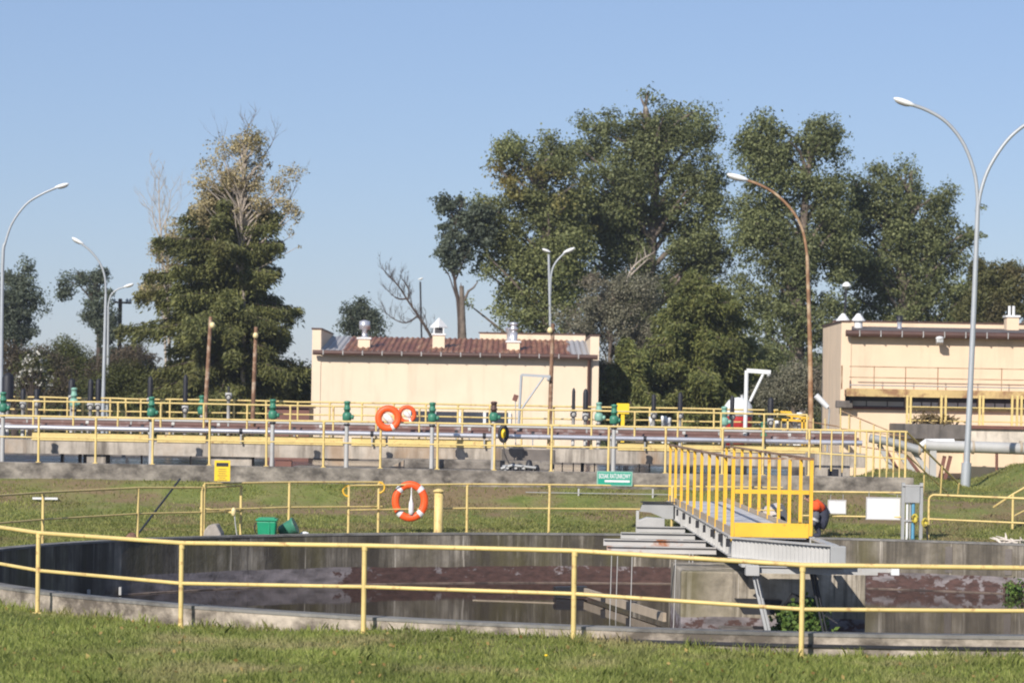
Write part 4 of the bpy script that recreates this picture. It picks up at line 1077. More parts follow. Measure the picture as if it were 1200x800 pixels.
def chimney(px, ybot, ytop, wpx, d, style, parent, mat='cream'):
    a, b_ = P(px - wpx / 2, ytop, d), P(px + wpx / 2, ybot, d)
    ch = MB().bounds(a.x, b_.x, d, d + .5, b_.z - .25, a.z).build('chimney', M[mat], parent)
    MB().bounds(a.x - .04, b_.x + .04, d - .04, d + .54, a.z, a.z + .06).build('chimney_cap', M['white'], ch)
    x = (a.x + b_.x) / 2; z = a.z + .06; y = d + .25
    if style == 'round':
        mb = MB(); mb.lathe([(.16, 0), (.09, .05), (.09, .26), (.19, .27), (.19, .56), (.0, .6)], (x, y, z), 16); mb.build('vent', M['silver'], ch)
    elif style == 'pyramid':
        mb = MB(); mb.bounds(x - .15, x + .15, y - .15, y + .15, z, z + .2); mb.build('vent_box', M['louvre'], ch)
        mb = MB(); mb.lathe([(.3, .2), (.3, .24), (.0, .56)], (x, y, z), 4, smooth=False); mb.build('vent_hood', M['white'], ch)
        for sx in (-.16, .16): MB().bounds(x + sx - .02, x + sx + .02, y - .18, y - .14, z, z + .2).build('hood_post', M['white'], ch)
    elif style == 'stack':
        mb = MB(); mb.lathe([(.14, 0), (.14, .3), (.1, .3), (.1, .36), (.16, .37), (.16, .46), (.1, .47), (.1, .53), (.15, .54), (.13, .63), (0, .65)], (x, y, z), 16); mb.build('vent', M['silver'], ch)
        mb = MB(); mb.tube([(x - .17, y - .05, z), (x - .17, y - .05, z + .32), (x - .24, y - .1, z + .44)], .06, 10); mb.build('side_vent', M['silver'], ch)
    elif style == 'pipes':
        for sx in (-.07, .06): MB().tube([(x + sx, y, z), (x + sx, y, z + .3)], .045, 8).build('vent', M['white'], ch)
    return ch
chimney(426.5, 406, 397, 14, D1 + 1.3, 'round', bl)
chimney(514, 402, 392.5, 14, D1 + 1.8, 'pyramid', bl)
chimney(601.5, 410, 401, 15, D1 + 1.4, 'stack', bl)

D2 = 84.0
b2 = thing('peach_building', 'peach rendered building with balcony behind the tall grey lamp at right', 'building', (14, D2, 1.2))
X0 = 9.78; X1 = 24; g2 = 5.58
MB().bounds(X0 + .3, X1, D2, D2 + 5.0, .9, g2 - .05).build('wall', M['peach'], b2)
MB().bounds(X0, X0 + .3, D2 - .03, D2 + 5.05, .9, 5.84).build('gable_wall', M['peach'], b2)
MB().bounds(X0 - .03, X0 + .33, D2 - .06, D2 + 5.1, 5.84, 5.89).build('coping', M['brown_trim'], b2)
mb = MB(); mb.prism([(X0 + .31, D2 - .2, g2), (X0 + .31, D2 + 4.8, g2 + .3), (X0 + .31, D2 + 4.8, g2 + .2), (X0 + .31, D2 - .2, g2 - .08)], (X1 - X0 - .3, 0, 0)); mb.build('roof', M['roof_felt'], b2)
MB().bounds(X0 + .31, X1, D2 + 4.8, D2 + 5.04, g2 - .05, 6.02).build('back_parapet', M['peach'], b2)
MB().bounds(X0 + .3, X1, D2 + 4.77, D2 + 5.08, 6.02, 6.06).build('coping', M['brown_trim'], b2)
mb = MB(); mb.tube([(X0 + .1, D2 - .3, g2 - .08), (X1, D2 - .3, g2 - .08)], .1, 10); mb.bounds(X0 + .31, X1, D2 - .22, D2 - .02, g2 - .18, g2 - .09); gut = mb.build('gutter', M['brown_trim'], b2)
x = X0 + .5
while x < 16.5: MB().bounds(x - .012, x + .012, D2 - .42, D2 - .3, g2 - .17, g2 + .01).build('bracket', M['pale_metal'], gut); x += .63
chimney(1187, 388, 371.5, 14, D2 + 3.5, 'pipes', b2, 'peach')
for px in (988, 1006):
    a = P(px, 376, D2 + 3)
    v = MB().lathe([(.13, -.6), (.13, .0)], a, 10).build('roof_vent', M['white'], b2)
    MB().lathe([(.22, 0), (.21, .03), (.06, .22), (0, .24)], a, 12).build('vent_hood', M['white'], v)
a = P(1054, 381, D2 + 3); v = MB().lathe([(.07, -.5), (.07, .15), (.0, .15)], a, 10).build('roof_vent', M['silver'], b2)
MB().lathe([(.1, .12), (.1, .3), (0, .3)], a, 10).build('vent_hood', M['dark_metal'], v)
# floodlight on the wall
a = P(1101, 399, D2 - .42)
fl = MB().box(a, (.2, .22, .2), rx=-.3).build('floodlight', M['grey_metal'], b2, .02)
MB().ell(a + Vector((0, -.02, .07)), (.12, .13, .06)).build('lamp_shade', M['white'], fl)
MB().bar(a, (a.x, D2, a.z - .02), .05, .05).build('bracket', M['dark_metal'], fl)
# windows below the balcony
zw0, zw1 = P(1100, 478, D2).z, P(1100, 465, D2).z
for i, (p0, p1) in enumerate(((990, 1060), (1068, 1100), (1109, 1145), (1153, 1187), (1196, 1230))):
    x0, x1 = P(p0, 470, D2).x, P(p1, 470, D2).x
    wn = MB().bounds(x0, x1, D2 - .03, D2 - .003, zw0, zw1).build('window', M['louvre'], b2)
    MB().bounds(x0 + .03, x1 - .03, D2 - .045, D2 - .032, zw0 + .03, zw0 + .17).build('pane', M['white'] if i else M['pale_metal'], wn)
    for f_ in (.35, .7): MB().bounds(x0 + (x1 - x0) * f_, x0 + (x1 - x0) * f_ + .03, D2 - .06, D2 - .046, zw0, zw1).build('mullion', M['louvre'], wn)
    MB().bounds(x0 - .05, x1 + .05, D2 - .1, D2 - .004, zw0 - .07, zw0 - .003).build('sill', M['brown_panel'] if i == 0 else M['yellow'], wn)
a, b_ = P(980, 469, D2 - .3), P(999, 478, D2 - .3)
MB().bounds(a.x, b_.x, D2 - .4, D2 - .04, b_.z, a.z).build('vent_hood', M['dark_concrete'], b2, .03)
# balcony
zb = P(1090, 457.5, D2 - 1).z
bal = MB().bounds(X0 + .12, X1, D2 - .65, D2 - .01, zb - .17, zb).build('balcony', M['rusty_lamp'], b2)
MB().bounds(X0 + .1, X1, D2 - .71, D2 - .653, zb - .2, zb + .03).build('edge_beam', paint('rusty_yellow_beam', (.56, .4, .17), .6, 0, .2, 2, (.28, .15, .07), .48, .62, 2.5), bal)
for h in (.36, .68, .13): MB().tube([(X0 + .18, D2 - .68, zb + h), (X1, D2 - .68, zb + h)], .014 if h > .2 else .02, 6).build('rail', M['rusty_lamp'] if h > .2 else M['grey_metal'], bal)
for px in (988, 1026, 1063, 1101, 1139, 1176, 1214):
    x = P(px, 440, D2 - 1).x; MB().tube([(x, D2 - .68, zb), (x, D2 - .68, zb + .7)], .022 if px == 988 else .014, 6).build('railing_post', M['rusty_lamp'], bal)
# platform in front
YP = 80.5
t = thing('concrete_platform', 'dark concrete platform with yellow rail below the balcony at right', 'platform', (13.5, YP, 1.3))
xa, xb = P(1061, 505, YP).x, P(1133, 505, YP).x
MB().bounds(xa, xb, YP, D2 - .02, 2.42, 2.85).build('slab', M['dark_concrete'], t, .02)
MB().bounds(xb + .003, X1, YP + .1, D2 - .02, 2.74, 2.83).build('floor_edge', M['brown_panel'], t)
MB().bounds(xb + .003, X1, YP + .2, D2 - .02, 2.36, 2.737).build('front_wall', concrete('pale_stained_wall', (.6, .53, .44), (.2, .17, .15), .35), t)
MB().bounds(xb + .003, X1, YP + .23, D2 - .02, 1.0, 2.357).build('lower_wall', M['peach'], t)
MB().bounds(xa + .3, xb, YP + .6, D2 - .02, 1.0, 2.417).build('under_wall', M['peach'], t)
for px in (1063, 1067, 1103, 1108, 1148, 1152, 1186, 1192, 1197): 
    x = P(px, 480, YP + .15).x; z1 = P(px, 463, YP + .15).z
    MB().bounds(x - .03, x + .03, YP + .12, YP + .18, 2.84, z1).build('railing_post', M['yellow'], t)
for py in (477, 493): 
    z = P(1100, py, YP + .15).z; MB().tube([(xa + .03, YP + .15, z), (X1, YP + .15, z)], .02, 6).build('rail', M['yellow'], t)
# dry shrub on the platform
a = P(1095, 497, YP + .3)
t = thing('dry_shrub', 'small dry brown shrub growing on the dark concrete platform', 'plant', (a.x, YP + .3, 2.85))
cs = np.array([[a.x, YP + .3, 2.95]]) + nr.normal(size=(420, 3)) * (.28, .12, .09); cs[:, 2] = np.abs(cs[:, 2] - 2.85) + 2.85
np_mesh('foliage', leaves(cs, .06, 3), 4, M['dry_weed'], t)
mb = MB()
for i in range(12): mb.tube([(a.x + rnd.uniform(-.2, .2), YP + .3, 2.85), (a.x + rnd.uniform(-.5, .5), YP + .3, 3.1)], .01, 5)
mb.build('stems', M['dry_weed'], t)
# big grey pipe
YQ = 79.6
t = thing('grey_duct', 'thick pale grey duct running along the peach building', 'pipe', P(1085, 524, YQ))
MB().tube([P(1084, 521, YQ), P(1095, 522, YQ), P(1240, 527, YQ)], .165, 16).build('duct_run', M['pale_metal'], t)
MB().tube([P(1078, 523, YQ), P(1085, 517.5, YQ), P(1118, 517.5, YQ)], .09, 14).build('duct_stub', M['white'], t)
MB().tube([P(1019, 513, YQ), P(1050, 519, YQ), P(1080, 528, YQ)], .125, 14).build('duct_branch', M['grey_metal'], t)
for px, w_ in ((1077, .15), (1140, .19), (1196, .19)):
    a = P(px, 524 if px > 1080 else 527, YQ); MB().tube([a - Vector((.03, 0, 0)), a + Vector((.03, 0, 0))], w_, 14).build('joint_ring', M['tan'], t)
for px in (1168,): MB().tube([P(px, 531, YQ), P(px, 575, YQ)], .04, 8).build('duct_support', M['brown_panel'], t)
MB().bounds(P(1093, 540, YQ).x - .09, P(1093, 540, YQ).x + .09, YQ - .1, YQ + .1, 1.0, 2.1).build('duct_support', M['pale_metal'], t)
for p0, p1, w_, m in (((1030, 520), (1050, 558), .13, 'pale_metal'), ((1050, 524), (1078, 566), .15, 'pale_metal'), ((1070, 528), (1100, 572), .13, 'pale_metal'), ((1040, 530), (1056, 556), .08, 'brown_panel'), ((1062, 534), (1086, 565), .08, 'brown_panel'), ((1107, 534), (1101, 562), .06, 'brown_panel'), ((1114, 534), (1107, 562), .06, 'brown_panel')):
    MB().bar(P(*p0, YQ + .2), P(*p1, YQ + .2), .1, w_).build('brace', M[m], t)  # brown bars are the supports' shadows, painted as bars among the pale braces
# white tube lamp at the left face
a, b_ = P(956, 463, 82), P(970, 477, 82)
t = thing('tube_lamp', 'white tubular lamp tilted on a thin bent arm left of the peach building', 'lamp', P(971, 520, 82))
MB().tube([a, b_], [.09, .075], 12).build('lamp_tube', M['white'], t)
MB().tube([b_, P(972, 480, 82), P(971, 495, 82), P(969, 540, 82)], .025, 8).build('arm', M['grey_metal'], t)

# ------------------------------------------------------------------ street lamps
def lamp_head(p, d, L, parent, mat='lamp_white'):
    """cobra head starting at p towards d"""
    d = d.normalized(); up = Vector((0, 0, 1)); s = d.cross(up).normalized(); u = s.cross(d)
    R = Matrix((d, s, u)).transposed()
    c = p + d * L * .5
    o = MB().ell(c + u * .02, (L * .52, L * .17, L * .13), R, 14, 8).build('lamp_head', M[mat], parent)
    MB().ell(c - u * L * .045 + d * L * .06, (L * .36, L * .13, L * .1), R, 12, 8).build('lens', M['lamp_lens'], o)
def smooth_path(pts, k=4):
    out = []
    for i in range(len(pts) - 1):
        p0, p1, p2, p3 = pts[max(i - 1, 0)], pts[i], pts[i + 1], pts[min(i + 2, len(pts) - 1)]
        for j in range(k):
            s = j / k
            out.append(.5 * ((2 * p1) + (p2 - p0) * s + (2 * p0 - 5 * p1 + 4 * p2 - p3) * s * s + (3 * p1 - p0 - 3 * p2 + p3) * s ** 3))
    return out + [pts[-1]]
def street_lamp(label, d, pole, arms, heads, r0, r1, mat, zfoot=None, hm='lamp_white', collar=None):
    pl = [P(x, y, d) for x, y in pole]
    foot = pl[0].copy(); foot.z = gz(foot.x, d) if zfoot is None else zfoot
    t = thing('street_lamp', label, 'street lamp', foot)
    path = [foot - Vector((0, 0, .1))] + smooth_path(pl)
    n = len(path); MB().tube(path, [r0 + (r1 - r0) * i / (n - 1) for i in range(n)], 10).build('pole', M[mat], t)
    if collar: MB().tube([foot - Vector((0, 0, .1)), foot.lerp(P(*collar[0], d), 1)], [collar[1], collar[1]], 12).build('base_sleeve', M[mat], t)
    for a in arms: MB().tube(smooth_path([P(x, y, d) for x, y in a]), r1 * .8, 8).build('arm', M[mat], t)
    for (x0, y0), (x1, y1) in heads:
        p0, p1 = P(x0, y0, d), P(x1, y1, d); lamp_head(p0, p1 - p0, (p1 - p0).length, t, hm)
    return t
street_lamp('grey street lamp with one long curved arm at the left edge', 88, [(1, 468), (3, 310), (6, 285)], [[(6, 285), (14, 262), (30, 240), (48, 228), (66, 220)]], [((64, 221), (81, 216))], .07, .045, 'lamp_grey')
street_lamp('grey street lamp with arm curving left above the far poplar', 95, [(121, 466), (124, 345)], [[(124, 345), (123, 325), (117, 308), (106, 294), (96, 286)]], [((98, 287), (84, 279))], .07, .045, 'lamp_grey')
street_lamp('shorter grey street lamp behind with arm curving right towards the spruce', 108, [(126, 470), (127, 358)], [[(127, 358), (130, 346), (138, 339), (147, 336)]], [((145, 337), (157, 333))], .06, .04, 'lamp_grey')
street_lamp('tall grey twin armed street lamp in front of the peach building', 76, [(1131, 571), (1133, 540), (1140, 390), (1146, 240)],
            [[(1146, 245), (1143, 207), (1130, 170), (1110, 144), (1088, 130), (1069, 123)], [(1146, 245), (1150, 222), (1160, 195), (1180, 165), (1202, 146), (1226, 134)]], [((1072, 125), (1047, 116)), ((1224, 135), (1250, 126))], .1, .062, 'lamp_grey', collar=((1132.6, 542), .135))
street_lamp('rust stained street lamp with one arm curving left before the trees', 88, [(950, 487), (949, 400), (946, 300)], [[(946, 300), (941, 271), (930, 249), (911, 229), (891, 217), (874, 211)]], [((877, 212), (852, 205))], .085, .055, 'rusty_lamp', hm='lamp_white')
street_lamp('grey twin headed street lamp behind the roof of the cream building', 106, [(645, 430), (645, 385), (643, 298)], [[(645, 345), (646, 322), (651, 308), (662, 296)]], [((645, 296), (635, 292)), ((660, 297), (674, 291))], .065, .045, 'lamp_grey')
t = street_lamp('thin dark lamp post with small flat head by the bare tree', 130, [(495, 420), (494, 395), (492.5, 330)], [], [((490, 328), (496, 326))], .045, .04, 'dark_metal')
a = P(992, 335, 100)
t = thing('street_lamp', 'slim lamp with white dome hood behind the peach building', 'street lamp', (P(989, 400, 100).x, 100, 1.2))
MB().tube([(P(989, 400, 100).x, 100, 1.1), P(990, 366, 100), a], .04, 8).build('pole', M['dark_metal'], t)
MB().lathe([(.16, -.02), (.15, .05), (.07, .13), (0, .15)], a, 14).build('lamp_head', M['lamp_white'], t)
MB().lathe([(.0, -.12), (.08, -.1), (.1, -.02)], a, 12).build('lens', M['lamp_lens'], t)
for (x0, y0), (x1, y1), (gx, gy), lab in (((240, 492), (247, 371), (249, 381), 'leaning rusty lamp pole with small yellowed globe, the left one by the spruce'),
        ((296, 495), (300, 383), (299.5, 393), 'rusty lamp pole with small globe, just left of the cream building'), ((644, 500), (648, 379), (644.5, 387), 'rusty lamp pole with small globe in front of the cream building')):
    a, b_, g_ = P(x0, y0, 75.3), P(x1, y1, 75.3), P(gx, gy, 75.2)
    t = thing('lamp_pole', lab, 'lamp', (a.x, 75.3, WZT), 'rusty lamp poles on the walkway')
    MB().tube([(a.x, 75.3, WZT), a, b_], [.06, .06, .05], 10).build('pole', M['rusty_pole'], t)
    MB().ell(g_, (.075, .075, .085)).build('globe', M['globe'], t)
    MB().bar(g_ + Vector((0, .05, .03)), Vector((b_.x, 75.3, g_.z + .03)), .03, .03).build('bracket', M['dark_metal'], t)
t = thing('utility_pole', 'distant utility pole with crossbar between lamp and spruce', 'utility pole', P(139, 430, 140))
MB().tube([P(139, 470, 140), P(141, 350, 140)], .1, 8).build('pole', M['dark_bark'], t)
MB().bar(P(133.5, 354, 140), P(154, 355, 140), .1, .1).build('crossbar', M['dark_bark'], t)
for px in (134, 141, 149, 153): a = P(px, 351.5, 140); MB().lathe([(.06, -.12), (.08, 0), (0, .1)], a, 8).build('insulator', M['lamp_grey'], t)

# ------------------------------------------------------------------ trees
def lobe_pts(lobes, d, n, g, depth=.8, shell=2.3, vpow=.8):
    """clump centres inside ellipsoid lobes given as photo boxes (cx, cy, rx, ry[, dd])"""
    W_ = []
    for l in lobes:
        s = d / F; c = P(l[0], l[1], d + (l[4] if len(l) > 4 else 0)); W_.append((c, l[2] * s, min(l[2], l[3]) * s * depth, l[3] * s))
    vol = np.array([a * b * c for _, a, b, c in W_]) ** vpow; vol /= vol.sum()
    out = []
    for i in g.choice(len(W_), n, p=vol):
        c, a, b, h = W_[i]
        v = g.normal(size=3); v /= np.linalg.norm(v); v *= g.uniform() ** (1 / shell)
        out.append((c.x + v[0] * a, c.y + v[1] * b, c.z + v[2] * h))
    return np.array(out)

def clump_leaves(cl, per, R_, leaf, asp, g):
    """leaf faces round each clump centre, turned mostly outwards as real sprays are"""
    n = len(cl); cnt = np.maximum((per * (R_ / R_.mean()) ** 2).astype(int), 6)
    idx = np.repeat(np.arange(n), cnt); m = len(idx)
    v = g.normal(size=(m, 3)); v /= np.linalg.norm(v, axis=1)[:, None]
    r = g.uniform(0, 1, m) ** .45
    st_ = g.uniform(.65, 1.25, (n, 3)) * (1, 1, .82)
    lump = 1 + .3 * np.sin(v[:, 0] * 5 + idx) * np.sin(v[:, 2] * 5 + 2 * idx)
    c = cl[idx] + v * (r * lump)[:, None] * R_[idx][:, None] * st_[idx]
    stray = g.uniform(size=m) < .1; c[stray] += g.normal(size=(stray.sum(), 3)) * R_.mean() * .3
    nn = v * .8 + g.normal(size=(m, 3)) * .6 + (0, 0, .25); nn /= np.linalg.norm(nn, axis=1)[:, None]
    w = g.normal(size=(m, 3)); w -= nn * (nn * w).sum(1)[:, None]; w /= np.linalg.norm(w, axis=1)[:, None]
    u = np.cross(nn, w); s1 = (leaf * g.uniform(.5, 1.45, m))[:, None]
    return np.stack([c - u * s1 * asp / 2, c + w * s1 / 2, c + u * s1 * asp / 2, c - w * s1 / 2], 1).reshape(-1, 3)

def tree(name, label, d, lobes, trunk, leaf, n_clump, per, mat, bark='bark', clump=.55, group=None, n_limb=30, seed=1, tr=.22, cat='tree', asp=1.5, base=None, droop=1.0, flat=0., part='crown', fill=None, vpow=.8, thin=1.):
    g = np.random.default_rng(seed); q = random.Random(seed)
    tp = [P(x, y, d) for x, y in trunk]
    foot = tp[0].copy(); foot.z = 1.1 if base is None else base
    t = thing(name, label, cat, foot, group)
    fill = fill or (.45 if cat == 'tree' else .8)
    n_clump = max(int(n_clump * fill), 10); leaf = min(leaf, .16) * .5
    if group == GP: lobes = [(l[0], l[1], l[2] * 1.1, l[3] * 1.02) for l in lobes]
    cl = lobe_pts(lobes, d, n_clump, g, .9, 2.9, vpow)
    R_ = clump * .98 * g.choice((.35, .5, .65, .85, 1.15, 1.5), n_clump) * g.uniform(.85, 1.15, n_clump)
    np_mesh(part, clump_leaves(cl, per * 3.6 * thin, R_, leaf, asp, g), 4, M[mat], t)
    mb = MB()
    path = smooth_path([foot - Vector((0, 0, .1))] + tp[1:], 5) if len(tp) > 1 else [foot, foot + Vector((0, 0, 1))]
    m = len(path); mb.tube(path, [tr * (1 - .78 * i / (m - 1)) for i in range(m)], 8)
    for k in g.choice(n_clump, min(n_limb, n_clump), replace=False):
        e = Vector(cl[k]); hz = e.z - .55 * math.hypot(e.x - foot.x, e.y - foot.y) - q.uniform(.2, 1.2)
        if k % 2 and cat == 'tree': e = e + Vector((q.uniform(-.3, .3), -R_[k] * .6, q.uniform(-.2, .4)))
        st_ = min(path, key=lambda p: abs(p.z - hz))
        mid = st_.lerp(e, .5) + Vector((q.uniform(-.2, .2), q.uniform(-.2, .2), q.uniform(-.1, .35)))
        mb.tube([st_, st_.lerp(mid, .5), mid, mid.lerp(e, .6), e], [tr * .34, tr * .26, tr * .2, tr * .13, tr * .05], 6)
    mb.build('trunk', M[bark], t)
    return t

GP = 'tall poplars behind the buildings'
tree('poplar_tree', 'tall poplar with yellowing patch, left of the big poplar crown', 122,
     [(585, 205, 26, 34), (625, 190, 42, 38), (600, 250, 45, 45), (650, 225, 34, 50), (640, 285, 48, 48), (600, 310, 42, 42), (650, 345, 50, 50), (605, 370, 36, 30), (570, 280, 16, 40), (558, 355, 14, 30)],
     [(640, 480), (640, 400), (642, 320), (636, 250), (628, 190)], .17, 520, 62, 'poplar', clump=.72, group=GP, n_limb=46, seed=3, tr=.34)
tree('poplar_tree', 'broadest and tallest poplar crown at the middle of the tree line', 126,
     [(760, 145, 70, 38), (715, 175, 55, 50), (810, 170, 44, 45), (760, 215, 80, 60), (700, 250, 48, 55), (815, 240, 40, 55), (765, 290, 70, 50), (690, 320, 40, 50), (740, 350, 55, 45), (820, 310, 36, 40), (675, 180, 26, 36)],
     [(752, 480), (756, 390), (762, 300), (768, 220), (762, 150)], .17, 900, 60, 'poplar_grey', clump=.72, group=GP, n_limb=60, seed=4, tr=.42)
tree('poplar_tree', 'tall dark poplar with spiky top behind the rusty street lamp', 124,
     [(905, 170, 36, 34), (960, 160, 18, 32), (940, 205, 50, 45), (895, 225, 34, 60), (975, 235, 26, 50), (930, 280, 60, 50), (900, 330, 42, 45), (965, 330, 40, 50), (925, 390, 55, 50), (870, 280, 18, 60), (955, 430, 40, 40)],
     [(935, 480), (935, 400), (940, 300), (945, 220), (955, 160)], .17, 720, 62, 'poplar_grey', clump=.72, group=GP, n_limb=44, seed=5, tr=.36)
tree('poplar_tree', 'wide poplar between the rusty lamp and the tall grey lamp', 128,
     [(1070, 205, 22, 30), (1025, 225, 32, 34), (1085, 250, 34, 40), (1030, 280, 48, 50), (1105, 290, 34, 36), (1075, 330, 60, 48), (1010, 345, 36, 50), (990, 250, 20, 46), (985, 310, 20, 40), (1110, 350, 46, 40), (1050, 385, 70, 35), (1140, 275, 16, 18), (1145, 255, 10, 18)],
     [(1062, 480), (1060, 400), (1058, 320), (1065, 250), (1068, 200)], .17, 700, 60, 'poplar_grey', clump=.7, group=GP, n_limb=46, seed=6, tr=.34)
tree('yellowing_tree', 'rounded yellowish tree behind the peach building at the right edge', 118,
     [(1165, 325, 30, 32), (1195, 335, 26, 28), (1150, 360, 30, 26), (1185, 370, 34, 24), (1225, 350, 20, 30)],
     [(1175, 480), (1175, 400), (1176, 330)], .13, 260, 70, 'olive', clump=.5, n_limb=24, seed=7, tr=.2)
tree('slim_tree', 'slim tree with broken top and leafy left branch, left of the poplars', 121,
     [(533, 245, 17, 20), (528, 275, 10, 18), (552, 262, 16, 20), (524, 300, 9, 16), (532, 312, 8, 10), (520, 265, 7, 10), (542, 292, 10, 16), (522, 240, 7, 8), (560, 285, 10, 20), (570, 270, 16, 30)],
     [(539, 480), (539, 400), (537, 355), (533, 330), (531, 290), (536, 250)], .16, 105, 55, 'far_leaf', 'dark_bark', clump=.36, n_limb=26, seed=8, tr=.12, fill=.9, vpow=.3, thin=.5)
a = [P(x, y, 120.5) for x, y in ((544, 480), (543, 400), (541, 335))]
t = thing('dead_trunk', 'bare broken trunk standing beside the slim leafy tree', 'tree', Vector((a[0].x, 120.5, 1.1)))
mb = MB(); mb.tube([Vector((a[0].x, 120.5, 1.0))] + a[1:], [.17, .15, .1], 9); mb.tube([P(541, 340, 120.5), P(540, 331, 120.5)], [.06, .01], 5); mb.build('trunk', M['bark'], t)
mb = MB(); mb.tube([P(544, 352, 120.5), P(549, 341, 120.5), P(555, 337, 120.5), P(560, 330, 120.5)], [.06, .05, .04, .02], 6); mb.build('limb', M['bark'], t)

def bare_tree(name, label, d, limbs, seed, mat='dark_bark', r=.12, depth=3, n_kid=4, base=1.1, group=None, tl=1.0):
    q = random.Random(seed); foot = P(*limbs[0][0], d); foot = Vector((foot.x, d, base))
    t = thing(name, label, 'tree', foot, group); mb = MB(); tw = MB()
    def twig(p, dr, L, rr, lev):
        pts_ = [p]; v = dr.copy()
        for i in range(4):
            v = (v + Vector((q.uniform(-.25, .25), q.uniform(-.25, .25), q.uniform(-.1, .3)))).normalized(); pts_.append(pts_[-1] + v * L / 4)
        tw.tube(pts_, [rr, rr * .85, rr * .7, rr * .5, rr * .3], 5, False)
        if lev:
            for i in range(n_kid):
                k = q.randint(1, 4); dv = (v + Vector((q.uniform(-1, 1), q.uniform(-.8, .8), q.uniform(-.3, .8)))).normalized()
                twig(pts_[k], dv, L * q.uniform(.45, .7), rr * .55, lev - 1)
    for li, l in enumerate(limbs):
        pts_ = smooth_path([P(x, y, d) for x, y in l], 4); n_ = len(pts_); r_ = r if li == 0 else r * .55
        mb.tube(([foot] if li == 0 else []) + pts_, ([r_] if li == 0 else []) + [r_ * (1 - .75 * i / (n_ - 1)) for i in range(n_)], 7)
        for k in range(2, n_, 2):
            v = (pts_[min(k + 1, n_ - 1)] - pts_[k - 1]).normalized()
            for s in (-1, 1):
                dv = (v + Vector((s * q.uniform(.4, 1.1), q.uniform(-.5, .5), q.uniform(.1, .7)))).normalized()
                twig(pts_[k], dv, q.uniform(.5, 1.2) * tl, r_ * .3, depth - 1)
    mb.add(tw.v, tw.f, True); mb.build('trunk', M[mat], t)
    return t
bare_tree('bare_tree', 'bare leafless tree leaning left above the cream building roof', 118, [[(508, 400), (500, 385), (490, 370), (478, 352), (467, 335), (458, 325)], [(490, 370), (476, 378), (462, 374), (452, 366)], [(476, 350), (466, 350), (456, 342)], [(478, 352), (479, 340), (474, 330)]], 5, r=.075, depth=3, n_kid=3, tl=.6)
bare_tree('bare_tree', 'pale dead branches standing out of the grey willow', 104, [[(728, 430), (730, 360), (736, 325), (745, 310), (757, 301)], [(736, 325), (750, 312), (758, 305)]], 9, 'pale_bark', .07, 1, 1, tl=.4)
bare_tree('bare_tree', 'thin leafless birch left of the spruce', 116, [[(196, 470), (190, 300), (187, 250), (186, 210)], [(188, 280), (180, 258), (178, 235)], [(189, 270), (197, 250), (200, 225)]], 12, 'pale_bark', .06, 3, 3)

bare_tree('bare_tree', 'wispy leafless twigs at the very top of the yellowing tree', 103.6, [[(286, 480), (286, 330), (287, 220), (290, 160), (291, 148)], [(288, 215), (308, 185), (320, 165), (324, 152)], [(288, 230), (270, 200), (263, 178), (259, 165)], [(288, 260), (328, 248), (345, 222), (348, 208)]], 23, 'bark', .04, 2, 3, tl=.7)
